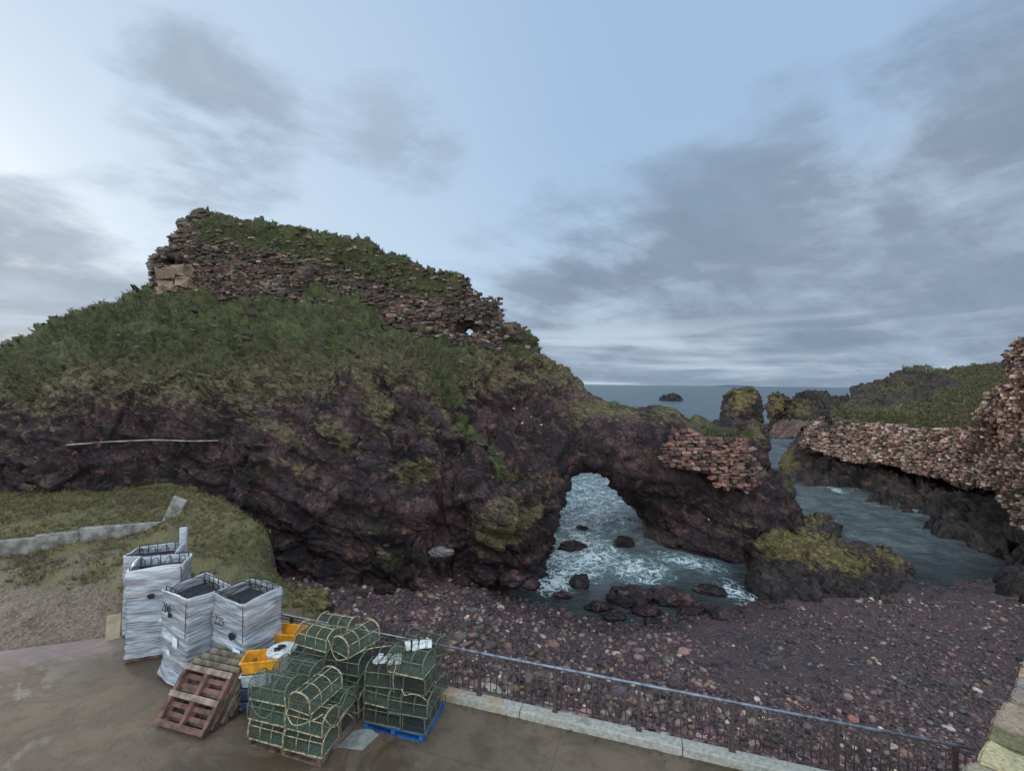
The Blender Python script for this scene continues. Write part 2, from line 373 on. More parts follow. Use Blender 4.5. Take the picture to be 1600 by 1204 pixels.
# ------------------------------------------------------------------ ground: beach and the land beside the quay, one sheet
FA, FD = np.array([-1.70, 10.75]), np.array([6.35, -1.94])/np.hypot(6.35, 1.94)     # kerb line
FN = np.array([-FD[1], FD[0]])                                                        # towards the sea
def fl(t, off=0): p = FA+FD*t+FN*off; return (float(p[0]), float(p[1]))
land = [(14, 5.9), fl(0, .05), (-6.3, 12.25), (-5.6, 14.0), (-6.3, 16.0), (-8.3, 17.0), (-9.4, 18.3), (-10.7, 19.6), (-12.8, 21), (-15, 23), (-18, 27), (-50, 27), (-50, -6), (14, -6)]
quay = [(14, 5.9), fl(0, .05), (-6.3, 12.25), (-6.9, 13.3), (-9.3, 13.4), (-11.1, 12.9), (-13.4, 12.15), (-16, 11.5), (-40, 9.0), (-40, -6), (14, -6)]
zl = interp([(x*10, y*10, z) for x, y, z in [(-40, 10, 3.5), (-20, 11, 3.45), (-13, 12.3, 3.45), (-9, 13.5, 3.45), (-7, 14, 3.3), (-6, 14.5, 2.9), (-7.5, 15.6, 3.1), (-8.4, 16.6, 3.5), (-9.5, 16.4, 3.9), (-9.6, 17.9, 4.2), (-12, 17.4, 4.4), (-10.9, 19.1, 4.9), (-13, 20.3, 5.35), (-14.6, 20.7, 5.4),
    (-14.5, 17, 4.2), (-18.3, 16.5, 3.8), (-20.5, 18.0, 4.1), (-17.8, 19.3, 4.15), (-15.5, 20.0, 4.3), (-24, 18.6, 4.1), (-15.6, 21.2, 4.85), (-18, 20.9, 4.75), (-21, 19.8, 4.7), (-17, 23, 4.8), (-14.5, 23, 4.9), (-24, 22, 4.8), (-22, 25, 4.8), (-16, 25, 4.8), (-30, 26, 4.8), (-30, 16, 4), (-12, 14.8, 3.6), (-16, 14, 3.6), (-10, 15, 3.6), (0, 5, 3.4), (-5, 10, 3.4), (-20, 5, 3.4)]])
zb = interp([(x*10, y*10, z) for x, y, z in [(-6, 13, 2.2), (-2, 12, 1.9), (3, 11, 1.8), (8, 9, 1.9), (12, 8, 1.9), (-6, 18, 1.6), (-8, 21, 1.4), (-4, 20, 1.3), (-3, 23, .9), (-1, 18, 1.15), (1, 22, .10), (0.5, 24.5, -.15), (3, 19.2, .35), (3, 22, -.1), (6, 20.5, .02), (9, 19.0, .45), (6, 17, .9), (4, 15, 1.3), (11, 21, .30), (14, 23, .30), (17, 22, .55), (17, 26.0, .0), (22, 24.5, .05),
    (26, 24, .3), (21, 19, 1.0), (14, 16, 1.2), (18, 14, 1.5), (30, 20, 1.5), (10, 27, -1.2), (3, 27, -1.2), (-1, 27, -.5), (14, 31, -2), (22, 31, -1.5), (5, 40, -3), (30, 40, -3), (-10, 26, .8), (-6, 26, .6), (25, 10, 2), (10, 5, 1.9), (-14, 24, 1.8), (-20, 28, 2)]])
def ground_z(x, y, rough=True):
    s = polysdf(x, y, land); p = np.stack([x, y, 0*x], -1)
    s = s+.25*fbm(p, 1.1, 3, 3)
    b = zb(x*10, y*10)+.10*fbm(p, 2.6, 4, 9)
    l = zl(x*10, y*10)+(.12*fbm(p, 1.6, 4, 21)+.05*fbm(p, .35, 3, 4))*sstep(.2, 1.5, polysdf(x, y, quay))
    l = np.minimum(l, 5.4); z = b+(l-b)*sstep(.35, -.35, s)
    z = np.where(polysdf(x, y, quay) < .12, np.minimum(z, 3.38), z)
    return z
GX, GY = np.meshgrid(np.arange(-34, 34, .14), np.arange(4.5, 34, .14), indexing='ij')
gz = ground_z(GX, GY); nx, ny = GX.shape
idx = np.arange(nx*ny).reshape(nx, ny); Q = np.stack([idx[:-1, :-1], idx[1:, :-1], idx[1:, 1:], idx[:-1, 1:]], -1).reshape(-1, 4)
gp = np.stack([GX, GY, gz], -1).reshape(-1, 3)
gsl = polysdf(GX, GY, land).ravel(); gpu, gpv = unp(gp)
ga = sstep(.25, -.15, gsl+.2*fbm(gp*[1, 1, 0], .8, 3, 2))                                       # 1 on the land, 0 on the beach
# turf cover: strong behind the concrete wall and on the mound, thin on the bare bank
gcov = interp([(0, 815, .95), (150, 800, 1), (250, 790, .95), (300, 800, .9), (350, 830, .85), (380, 880, .85), (300, 850, .8), (250, 850, .6), (100, 860, .45), (0, 870, .48), (60, 920, .52), (150, 900, .48), (0, 950, .28), (100, 965, .22), (180, 930, .42), (300, 880, .6), (430, 930, .7), (480, 950, .7), (0, 1020, -.3), (160, 1000, -.2), (400, 960, .4), (470, 985, .1), (-200, 900, .3)])
gc_ = np.where(ga > .3, gcov(np.clip(gpu, -300, 520), np.clip(gpv, 760, 1040)), 0)
def ground_mat():
    m, n = mat('ground'); p = n.pos
    A = n.attr('landm'); g = n.attr('turf'); f1 = n.noise(p, .8, 7, .65, .4); f2 = n.noise(p, 4, 6, .7); f3 = n.noise(p, 18, 4, .7)
    v = n.node('ShaderNodeSeparateColor', inp={0: n.vor(p, 9, 'F1', 'Color')}).outputs
    peb = n.ramp(v[0], [(0, (.012, .010, .014)), (.35, (.035, .024, .030)), (.62, (.062, .040, .045)), (.85, (.09, .06, .055)), (1, (.17, .13, .12))])
    vf = n.node('ShaderNodeSeparateColor', inp={0: n.vor(p, 26, 'F1', 'Color')}).outputs
    fine = n.ramp(vf[0], [(0, (.040, .022, .024)), (.6, (.080, .043, .044)), (1, (.12, .078, .072))])
    b = n.mix(n.step(f1, .40, .56), peb, fine)
    zc = n.node('ShaderNodeSeparateXYZ', inp={0: p}).outputs[2]
    earth = n.mix(n.step(f2, .40, .62), (.10, .068, .046), (.19, .132, .09))
    earth = n.mix(n.step(vf[1], .80, .95), earth, (.22, .17, .14))
    green = n.mix(n.step(f1, .40, .58), (.066, .062, .020), (.135, .108, .042)); green = n.mix(n.step(f3, .5, .7), green, (.10, .082, .036))
    gm = n.step(n.math('ADD', g, n.math('ADD', n.math('MULTIPLY', n.math('SUBTRACT', f2, .5), 1.1), n.math('MULTIPLY', n.math('SUBTRACT', f1, .5), 1.2))), .38, .62)
    l = n.mix(gm, earth, green)
    n.set(n.b, 'Base Color', n.mix(A, b, l))
    wet = n.step(n.math('ADD', zc, n.math('MULTIPLY', f1, .5)), .85, .35)
    n.set(n.b, 'Roughness', n.math('SUBTRACT', .75, n.math('MULTIPLY', n.math('MULTIPLY', wet, n.math('SUBTRACT', 1.0, A)), .5)))
    h = n.math('ADD', n.math('MULTIPLY', n.vor(p, 9, 'F1'), -1.0), n.math('MULTIPLY', f3, .7))
    n.set(n.b, 'Normal', bump(n, h, .06, 1)); return m
mesh_obj('ground', gp, Q, ground_mat(), None, {'landm': ga, 'turf': gc_}, kind='structure')
# seabed sheet beyond
sb = MB(); sb.add([(-30000, 30, -6), (30000, 30, -6), (30000, 50000, -6), (-30000, 50000, -6)], [(0, 1, 2, 3)])
tag(sb.build('seabed', simple('seabed', (.02, .03, .03), .9)), kind='structure')
# ------------------------------------------------------------------ sea
vv = np.concatenate([np.arange(985, 640, -1.35), np.arange(640, 606, -.8), np.array([604.5, 603, 602, 601.2, 600.6, 600.2, 599.8, 599.4, 599.27])])
dd = CH*F/(vv-CY); tt = np.linspace(-1.9, 1.9, 1250)
TT, DD = np.meshgrid(tt, dd, indexing='ij'); sx, sy = TT*DD, DD
sp = np.stack([sx, sy, 0*sx], -1)
fade = 1/(1+(DD/90)**2)
chop = .17*fbm(sp, (2.6, 1.9, 1), 3, 40)+.07*fbm(sp, (.8, .6, 1), 3, 41)
ridg = (1-np.abs(fbm(sp, (3.4, 2.3, 1), 3, 44)))
shal = sstep(-.15, -1.6, np.where(DD < 34, zb(np.clip(sx, -34, 34)*10, np.clip(sy, 4, 34)*10), -3))
sz = (chop+.10*(ridg-.5))*fade*(.15+.85*shal)
uu, vw = unp(np.stack([sx, sy, 0*sx], -1))
def ell(u, v, cx, cy, rx, ry, ang=0):
    c, s_ = math.cos(R(ang)), math.sin(R(ang)); x = (u-cx)*c+(v-cy)*s_; y = -(u-cx)*s_+(v-cy)*c
    return np.clip(1.25-np.hypot(x/rx, y/ry), 0, 1)
foam = np.maximum.reduce([ell(uu, vw, 915, 800, 80, 70)*.68, ell(uu, vw, 905, 870, 75, 42)*1.0, ell(uu, vw, 870, 905, 40, 28)*1.0, ell(uu, vw, 990, 885, 70, 22, 15)*.78, ell(uu, vw, 1080, 880, 70, 14, 12)*.62, ell(uu, vw, 1185, 945, 34, 14, 50)*.95, ell(uu, vw, 1010, 905, 50, 9)*.75,
    ell(uu, vw, 1150, 925, 40, 16, 25)*.75, ell(uu, vw, 1307, 765, 22, 4, 20)*.7, ell(uu, vw, 1430, 797, 30, 4, 8)*.65, ell(uu, vw, 930, 770, 50, 25)*.42, ell(uu, vw, 975, 815, 22, 16)*.8])
shallow = 1-shal
idx = np.arange(TT.size).reshape(TT.shape); Q = np.stack([idx[:-1, :-1], idx[1:, :-1], idx[1:, 1:], idx[:-1, 1:]], -1).reshape(-1, 4)
def sea_mat():
    m, n = mat('sea_water'); p = n.pos
    ds = n.node('ShaderNodeVectorMath', operation='LENGTH', inp={0: p}).outputs['Value']
    near = n.step(ds, 40, 160)
    f = n.noise(p, .06, 5, .6); deep = n.mix(n.step(f, .4, .6), (.035, .062, .075), (.052, .085, .098))
    teal = n.mix(n.step(n.noise(p, .7, 5, .6), .38, .62), (.075, .095, .098), (.135, .160, .165))
    teal = n.mix(n.step(n.attr('foam'), .05, .5), teal, (.11, .175, .185))
    c = n.mix(near, teal, deep)
    c = n.mix(n.math('MULTIPLY', n.attr('shallow'), .8), c, (.020, .024, .024))
    # foam lace: thin lines between cells plus blotches
    w = n.vmath('ADD', p, n.vmath('MULTIPLY', n.noise(p, 1.4, 5, .6, 0, True), (1.5, 1.5, 0)))
    lace = n.step(n.vor(w, 1.15, 'DISTANCE_TO_EDGE'), .085, .0); lace2 = n.step(n.vor(w, 2.9, 'DISTANCE_TO_EDGE'), .12, .0)
    fn = n.noise(w, 1.1, 7, .68, .5); fo = n.attr('foam')
    a = n.math('ADD', n.math('MULTIPLY', n.math('MAXIMUM', lace, n.math('MULTIPLY', lace2, .8)), .62), n.math('MULTIPLY', n.math('SUBTRACT', fn, .5), 1.3))
    k = n.step(n.math('ADD', n.math('MULTIPLY', fo, .70), a), .62, .98)
    k = n.math('MULTIPLY', k, n.step(fo, .02, .25))
    c = n.mix(n.math('MULTIPLY', k, .9), c, (.70, .78, .82))
    n.set(n.b, 'Base Color', c); n.set(n.b, 'Roughness', n.math('ADD', n.math('MULTIPLY', k, .5), n.math('ADD', .12, n.math('MULTIPLY', near, .18))))
    n.set(n.b, 'IOR', 1.33)
    w1 = n.noise(n.mapping(p, (1, 1.5, 1), (0, 0, R(15))), 2.2, 6, .62, .3); w2 = n.noise(n.mapping(p, (1, 1.8, 1)), .35, 6, .65)
    b1 = bump(n, w1, .22, n.step(ds, 220, 30, .25, 1.0)); b2 = bump(n, w2, .9, .8, b1)
    n.set(n.b, 'Normal', b2); return m
mesh_obj('sea', np.stack([sx, sy, sz], -1).reshape(-1, 3), Q, sea_mat(), None, {'foam': foam.ravel(), 'shallow': shallow.ravel()}, kind='structure')
# ------------------------------------------------------------------ headland with the arch
silh = [(-260, 700), (-120, 612), (-40, 565), (0, 547), (40, 529), (60, 513), (95, 500), (113, 491), (135, 485), (150, 480), (195, 468), (235, 455), (262, 440), (400, 436), (520, 444), (600, 462), (680, 490), (715, 528), (735, 530), (765, 524), (800, 512), (828, 530), (845, 555), (868, 571), (888, 577), (893, 596), (912, 611), (950, 630), (985, 638), (1030, 637), (1058, 645), (1072, 658), (1090, 651), (1112, 660), (1150, 652), (1180, 654), (1196, 662), (1194, 700), (1190, 735),
    (1214, 747), (1236, 780), (1252, 806), (1250, 822), (1262, 850), (1262, 900), (1180, 930), (1060, 925), (1030, 880), (1018, 858), (1002, 836), (994, 815), (984, 790), (970, 762), (948, 742), (918, 736), (890, 741), (878, 772), (866, 815), (855, 848), (845, 885), (840, 950), (700, 965), (540, 990), (420, 990), (360, 900), (-260, 880)]
cc = [(-260, 800, 25), (-100, 800, 24.5), (0, 800, 24.3), (100, 790, 24), (200, 780, 24.5), (300, 790, 25), (400, 850, 23.6), (450, 910, 22), (540, 930, 20.8), (620, 915, 21.8), (700, 905, 22.6), (780, 905, 23.6), (850, 900, 25.6),
    (0, 700, 25.6), (60, 680, 24.8), (110, 740, 24.2), (200, 740, 25.2), (200, 690, 26.2), (300, 690, 26), (400, 740, 25), (420, 700, 25.4), (500, 720, 24.4), (560, 780, 22.6), (610, 700, 24.2), (640, 800, 22.6), (655, 860, 22.2), (680, 830, 24.3), (690, 740, 25.8), (700, 680, 26.8), (735, 760, 24.2), (780, 800, 23.4), (820, 840, 24.2), (800, 730, 25.6), (850, 770, 26.2), (750, 700, 27.2),
    (0, 640, 26.4), (100, 610, 27), (200, 620, 27.4), (300, 630, 27.2), (400, 620, 26.8), (500, 640, 25.8), (560, 600, 26.8), (600, 575, 27.2), (620, 640, 25.4), (660, 600, 28), (700, 640, 28.2), (720, 600, 29.4), (760, 600, 30), (790, 640, 30), (850, 610, 31.5), (850, 680, 29.5),
    (0, 560, 31.5), (100, 500, 34), (100, 560, 29.5), (235, 458, 37), (235, 520, 32), (300, 470, 36), (400, 466, 36), (400, 530, 31.5), (520, 466, 35.6), (520, 530, 31), (600, 500, 34.2), (620, 545, 31), (700, 535, 33.4), (760, 550, 32.6), (800, 550, 33), (820, 545, 34), (860, 572, 34.2),
    (300, 440, 38.5), (520, 446, 38), (680, 492, 36), (780, 512, 35.4), (-120, 620, 34), (-260, 700, 33),
    (890, 580, 34.8), (890, 620, 33), (950, 630, 33.5), (950, 660, 31.5), (1030, 635, 32.5), (1060, 645, 32), (1000, 665, 30.6), (900, 690, 30.4), (950, 705, 30), (1000, 720, 29.8), (890, 740, 29.6), (925, 732, 29.8), (872, 820, 27.2), (858, 870, 26.2),
    (965, 750, 31.0), (945, 742, 30.4), (978, 785, 32), (990, 815, 32.4), (1002, 835, 32), (1020, 800, 30.4), (1030, 850, 30.6), (1040, 750, 29.0), (1060, 700, 30), (1090, 655, 33.6), (1150, 655, 34), (1190, 665, 32.5), (1105, 690, 30.2), (1170, 700, 30.1), (1190, 735, 29.6), (1120, 775, 28.6), (1170, 800, 28.2),
    (1080, 800, 29.6), (1100, 860, 28.8), (1180, 882, 27.2), (1210, 780, 30), (1245, 810, 32), (1255, 850, 30), (1230, 850, 28.4), (1060, 925, 28.4), (1260, 900, 29)]
def gl_line(u): return np.interp(u, [-200, 0, 150, 260, 380, 440, 520, 580, 640, 700, 760, 800, 850, 900], [640, 606, 585, 592, 592, 570, 575, 545, 565, 590, 560, 545, 560, 575])
def elf(u, v, L): return np.maximum.reduce([ell(u, v, *e[:5])*e[5] for e in L])
grE = [(700, 600, 46, 26, 40, 1.1), (735, 672, 44, 11, 55, 1.1), (775, 720, 36, 11, 40, 1.15), (800, 738, 20, 9, 20, 1.2), (1110, 672, 60, 12, 8, .95), (1160, 680, 36, 10, 0, .8), (1222, 760, 10, 16, -20, .7), (810, 548, 30, 14, 20, .8)]
liE = [(110, 590, 110, 26, 0, .75), (400, 575, 60, 24, 20, .8), (300, 600, 200, 26, 3, .5), (430, 670, 100, 18, 28, .62), (470, 735, 50, 14, 30, .6), (590, 630, 30, 70, -20, .62), (645, 745, 44, 34, 0, .8), (700, 640, 10, 70, -30, .8), (790, 820, 80, 34, -25, .95), (845, 760, 40, 40, 0, .55), (600, 575, 80, 40, 20, .75), (660, 680, 18, 50, -15, .5), (250, 640, 200, 16, 6, .5), (540, 690, 60, 22, 35, .65),
       (850, 590, 60, 22, 35, .6), (940, 640, 90, 18, 5, .68), (1040, 645, 40, 22, 0, .6), (1095, 655, 25, 12, 0, 1.1), (1180, 680, 22, 40, 0, .6), (900, 640, 40, 40, 0, .4), (60, 640, 90, 40, 0, .4), (1230, 780, 14, 30, -30, .5), (1140, 820, 70, 20, 20, .28), (60, 700, 60, 25, 0, .35), (110, 760, 90, 25, 0, .3)]
def cliff_disp(V, N, UV):
    u, v = UV.T; g = sstep(30, -20, v-gl_line(u)); k = 1-.65*g
    k = k*np.interp(u, [-300, 820, 900, 1060, 1300], [1, 1, .5, .62, .75])*(1-.6*sstep(680, 640, v)*sstep(880, 930, u)); Vw = V+.35*fbm(V, 1.3, 2, 8)[:, None]
    wl = np.interp(u, [380, 620], [1, .15]); wc_ = np.interp(u, [450, 600, 860, 960], [.2, 1, 1, .3]); Vb = Vw.copy(); Vb[:, 2] += .34*Vb[:, 0]; Vr = Vw.copy(); Vr[:, 0] += .30*Vr[:, 2]
    h = 1.05*fbm(V, (4.4, 4.4, 5.2), 2, 1)*k+.36*facets(Vw, (2.2, 2.2, 3.0), 10, 1.2)*k+.42*facets(Vb, (2.8, 2.8, .55), 14, .7)*k*wl+.55*facets(Vr, (1.0, 1.3, 4.2), 17, .9)*k*wc_+.13*facets(Vw, (.9, .9, .6), 20)*k+.045*facets(V, (.34, .34, .22), 30)*(.4+.6*k)+.025*fbm(V, .2, 2, 3)
    # bedding ledges dipping to the right
    q = V[:, 2]+.28*V[:, 0]+.7*fbm(V, 3, 2, 7); h += .12*k*np.sign(np.sin(q*5.2))*np.abs(np.sin(q*5.2))**.5
    # tussocks on the turf
    tus = np.maximum(0, fbm(V, (.75, .75, .5), 3, 12)); h += g*(.85*tus+.15*fbm(V, .25, 2, 13)+.26*facets(V, (.9, .9, .35), 33)+.12*facets(V, (.4, .4, .2), 34))
    d = N*h[:, None]; d[:, 2] -= g*.25*tus
    far = sstep(2, 14, -polysdf(u, v, silh)) if False else 1
    return d*np.clip(1.0, 0, 1)
def cliff_att(V, N, UV):
    u, v = UV.T; up = N[:, 2]
    g = sstep(40, -100, v-gl_line(u))*.50+sstep(42, -5, v-gl_line(u))*.32
    g = np.maximum(g, elf(u, v, grE)); li = elf(u, v, liE)
    return {'grass': g, 'lichen': np.maximum(li*.85+.12*fbm(V, 2.5, 3, 91), .55*sstep(110, 0, v-gl_line(u)))}
cliff, cV, cQ, cUV, cdf = body('cliff', silh, cc, M_cliff, step=1.9, T=7, rp=90, edge=1.2, erp=16, jag=2.2, jsc=12, disp=cliff_disp, amask=cliff_att)
tag(cliff, kind='structure')
# ------------------------------------------------------------------ grass blades (stuff)
def blades(name, V, N, w, count, hgt, spread, cols, cw, nb=7, wid=.02, fall=.5):
    pick = rng.choice(len(V), count, p=w/w.sum()); p0 = V[pick]+rng.normal(0, .05, (count, 3))*[1, 1, .3]
    p0 = np.repeat(p0, nb, 0); n0 = np.repeat(N[pick], nb, 0); M_ = len(p0)
    lean = rng.normal(0, spread, (M_, 3)); lean[:, 2] *= .3
    hh = hgt*np.exp(rng.normal(0, .35, (M_, 1))); hh = hh*np.repeat(np.exp(rng.normal(0, .3, (count, 1))), nb, 0)
    d = n0*.35+np.array([0, 0, .8])+lean; d /= np.linalg.norm(d, axis=1, keepdims=True)
    side = np.cross(d, rng.normal(0, 1, (M_, 3))); side /= np.linalg.norm(side, axis=1, keepdims=True)+1e-9
    b = p0+rng.normal(0, hgt*.25, (M_, 3))*[1, 1, 0]-n0*.03
    mid = b+d*hh*.6; tip = mid+(d*(1-fall)+lean*.8+n0*.5*fall-np.array([0, 0, fall*.8]))*hh*.55
    V4 = np.stack([b-side*wid, b+side*wid, mid+side*wid*.7, mid-side*wid*.7, tip], 1).reshape(-1, 3)
    i = np.arange(M_)[:, None]*5; T_ = np.concatenate([i+[0, 1, 2], i+[0, 2, 3], i+[3, 2, 4]], 0)
    c0_ = pal(count, cols, cw, .25); pt_ = sstep(-.25, .35, fbm(V[pick], (1.6, 1.6, 1.0), 3, 88))[:, None]; c0_ = c0_*(1-pt_*.55)+np.array([.115, .092, .056])*pt_*.55*rng.uniform(.6, 1.4, (count, 1)); c = np.repeat(c0_, nb, 0)*(1+rng.normal(0, .15, (M_, 1)))
    return tag(mesh_obj(name, V4, T_, M_blade, None, None, False, np.repeat(np.clip(c, .005, 1), 5, 0)), kind='stuff')
cN = vnormals(cV, cQ); a_ = cliff_att(cV, cN, cUV); gw = sstep(.50, .95, a_['grass']+.9*fbm(cV, (1.5, 1.5, .8), 3, 77))*np.clip(cN[:, 2]+.25, 0, 1)*(cUV[:, 0] < 1240)
nb_ = len(cV)//2
front = (cN[:, 1] < .35)
gcols = [(.032, .046, .015), (.058, .078, .024), (.105, .088, .048), (.18, .145, .09), (.04, .036, .022)]
tag(blades('hill_grass', cV, cN, gw*front+1e-9, 26000, .16, .55, gcols, [3, 4, 3, 1.6, 2], 7, .008, .75), 'tussocky grass covering the slope of the arch headland', 'grass')
sw = (gw > .5)*front*(cUV[:, 0] > 60)*(cN[:, 2] > .2)*(fbm(cV, 2.2, 3, 55) > .1)+1e-9; pk = rng.choice(len(cV), 520, p=sw/sw.sum()); k_ = len(pk)
th_ = rng.normal(.1, .5, k_); ax_ = np.stack([np.cos(th_), np.sin(th_), -.25+0*th_], -1); ax_ /= np.linalg.norm(ax_, axis=1, keepdims=True); az_ = np.stack([rng.normal(0, .15, k_), rng.normal(-.2, .15, k_), np.ones(k_)], -1); ay_ = np.cross(az_, ax_); ay_ /= np.linalg.norm(ay_, axis=1, keepdims=True); az_ = np.cross(ax_, ay_)
s__ = np.exp(rng.normal(-1.95, .38, k_)); o = scatter('outcrop_slabs', icos(2), cV[pk], ax_, ay_, az_, np.stack([s__*1.25, s__*.8, s__*.38], -1), pal(k_, [(.085, .068, .058), (.12, .10, .085), (.06, .045, .042)], [3, 1.5, 2], .25), M_stone, .10, None, False, 'stuff')
tag(o, 'small weathered rock slabs showing through the turf of the headland', 'rock slabs')
# ------------------------------------------------------------------ masonry laid stone by stone on a backing wall
SC = rcube()
def lay(name, region, df, z0, z1, ch, ln, prot, colors, w, umin, umax, off=0., keep=1.0, skip=None, parent=None, wob=.07, extra=None, rag=3.):
    pos, ax, ay, az, sz_ = [], [], [], [], []
    z = z0
    while z < z1:
        hc = ch*random.uniform(.75, 1.3); u = umin+random.random()*6; 
        us = []
        while u < umax:
            dloc = 34.
            L = ln*math.exp(random.gauss(0, .35)); us.append((u, L))
            # pixel step from the stone length at the local distance
            vg = CY+(CH-z)/lastd[0]*F if us and len(us) > 1 else 600
            for _ in range(6):
                dloc = float(df(u, vg)); b = (CH-z)/dloc; a = ((u-CX)/F-b*0)/1; vg = CY+F*(b*cr_+(u-CX)/F*sr_)
            lastd[0] = dloc
            pos.append((u, vg, dloc, z+hc/2, L, hc)); u += L*F/dloc*1.02
        z += hc
    A = np.array(pos); u, v, d, zc, L, hc = A.T
    qn = np.stack([u, v, 0*u], -1); ok = (polysdf(u, v, region)+rag*fbm(qn, 26, 3, 31) < 0) & (rng.random(len(u)) < keep)
    if skip is not None: ok &= ~skip(u, v)
    A = A[ok]; u, v, d, zc, L, hc = A.T
    d1 = df(u+4, v); d2 = df(u-4, v)
    T_ = P(u+4, v, d1)-P(u-4, v, d2); T_[:, 2] = 0; T_ /= np.linalg.norm(T_, axis=1, keepdims=True)
    N_ = np.cross(T_, [0, 0, 1.]); s = np.sign((N_*P(u, v, d)*[1, 1, 0]).sum(1)); N_ *= -s[:, None]
    p = P(u, v, d); p[:, 2] = zc+rng.normal(0, .16, len(u))*hc
    if extra is not None: p = p+extra(p, N_)
    p = p+N_*(off+rng.normal(0, prot, (len(u), 1)))
    dep = np.full(len(u), .34)
    tw = rng.normal(0, .12, len(u)); T2 = T_*np.cos(tw)[:, None]+np.array([0, 0, 1.])*np.sin(tw)[:, None]; U2 = np.array([0, 0, 1.])*np.cos(tw)[:, None]-T_*np.sin(tw)[:, None]
    size = np.stack([L*.95, dep, hc*rng.uniform(.7, 1.12, len(u))], -1)
    return scatter(name, SC, p, T2, N_, U2, size, pal(len(u), colors, w, .24), M_stone, wob, parent)
lastd = [34.]
# ruin on the hill
ruin_poly = [(231, 475), (236, 440), (237, 402), (248, 392), (262, 384), (264, 372), (283, 360), (281, 348), (300, 337), (322, 333), (362, 338), (402, 347), (440, 355), (472, 360), (520, 370), (570, 378), (603, 390), (640, 410), (668, 426), (690, 430), (714, 432), (733, 440), (738, 455), (756, 463), (782, 466), (789, 485), (791, 502), (806, 514), (832, 540), (850, 568), (800, 566), (740, 552), (690, 542), (640, 524), (590, 512), (550, 492), (520, 476), (400, 474)]
rc = [(240, 400, 37.3), (240, 470, 37), (262, 440, 36.6), (300, 340, 38.6), (300, 400, 36.8), (300, 460, 36.2), (400, 350, 38.6), (400, 410, 36.9), (400, 465, 36.2), (500, 372, 38.2), (500, 420, 36.5), (520, 466, 35.8), (570, 484, 35.4), (600, 392, 37.4), (600, 450, 35.4), (600, 500, 34.6), (660, 428, 36.6), (660, 470, 34.8), (660, 520, 34), (730, 440, 35.4), (730, 480, 33.6), (700, 535, 33.4), (780, 470, 34), (780, 540, 32.8), (840, 560, 34.2)]
hole = [(734+4.6*math.cos(t), 519.5+(5 if math.sin(t) < 0 else 3)*math.sin(t)) for t in np.linspace(0, 2*math.pi, 14, endpoint=False)]
def emb(u, v): return 1.4*ell(u, v, 728, 514, 17, 10)**.6*(np.hypot((u-728)/19, (v-513)/11) < 1)+1.1*ell(u, v, 590, 492, 40, 6, 14)+.9*ell(u, v, 277, 412, 26, 11)+.5*ell(u, v, 280, 440, 12, 14)
def ruin_disp(V, N, UV):
    h = .50*fbm(V, (1.8, 1.8, 1.2), 3, 60)+.30*facets(V, (.75, .75, .26), 61)+.16*facets(V, (.35, .35, .14), 66); return N*h[:, None]*np.clip(np.hypot((UV[:, 0]-731)/22, (UV[:, 1]-516)/13), .12, 1)[:, None]
def ruin_att(V, N, UV):
    u, v = UV.T; top = np.interp(u, [230, 300, 400, 520, 600, 670, 740, 790, 850], [400, 333, 347, 370, 390, 428, 442, 466, 560])
    g = sstep(90, 8, v-top)*np.interp(u, [230, 290, 330, 600, 680, 740, 790, 860], [0, .35, 1.0, 1.0, .75, .4, .4, .95]); return {'grass': np.maximum(g, ell(u, v, 820, 540, 30, 30)*.9), 'lichen': .15+0*u}
M_ruin = rock_mat('ruin_core', (.045, .032, .028), (.11, .075, .064), (.18, .095, .078), wet=False)
ruin = thing('castle_ruin', (0, 0, 0), 0, label='ruined rubble castle wall with a small round window on top of the grassy headland', cat='ruin')
rb, rV, rQ, rUV, rdf = body('wall_core', ruin_poly, rc, M_ruin, step=1.9, T=3.2, rp=40, edge=.9, erp=10, jag=2.0, jsc=9, holes=[hole], disp=ruin_disp, amask=ruin_att, parent=ruin, dfun=emb)
rcol = [(.125, .070, .060), (.080, .060, .055), (.14, .105, .088), (.050, .044, .040), (.19, .15, .13), (.095, .085, .065)]
rfun = lambda u, v: rdf(u, v)+emb(u, v)
def rtop(u, v):
    a = ruin_att(np.zeros((len(u), 3)), None, np.stack([u, v], 1))['grass']
    return (rng.random(len(u)) < np.clip(a*.85, 0, 1)) | (np.hypot((u-728)/19, (v-513)/10) < 1) | (np.hypot((u-277)/18, (v-410)/8) < 1)
lay('rubble_facing', ruin_poly, rdf, 13.0, 24.8, .175, .38, .075, rcol, [3, 3, 2, 3, 1.2, 1.5], 228, 850, .0, .9, rtop, ruin, extra=lambda p, N_: N_*(.50*fbm(p, (1.8, 1.8, 1.2), 3, 60))[:, None])
# pale mortar lumps by the left end
lp = [(262, 428, .7), (284, 424, .55), (287, 441, .5), (262, 446, .55), (274, 450, .4), (310, 458, .45), (255, 455, .5)]
pp = np.array([P(a, b, 36.2) for a, b, _ in lp]); k = len(pp); I = np.eye(3)
scatter('mortar_lump', SC, pp, np.tile(I[0], (k, 1)), np.tile(I[1], (k, 1)), np.tile(I[2], (k, 1)), np.array([[r*2, r*1.2, r*1.35] for *_, r in lp]), pal(k, [(.23, .165, .12)], [1], .18), M_stone, .16, ruin)
rN = vnormals(rV, rQ); ra = ruin_att(rV, rN, rUV)['grass']
blades('ruin_grass', rV, rN, sstep(.3, .7, ra+.3*fbm(rV, .6, 2, 5))*(rN[:, 1] < .4)+1e-9, 12000, .10, .6, gcols, [4, 2, 2, 1, 3], 6, .008, .6)
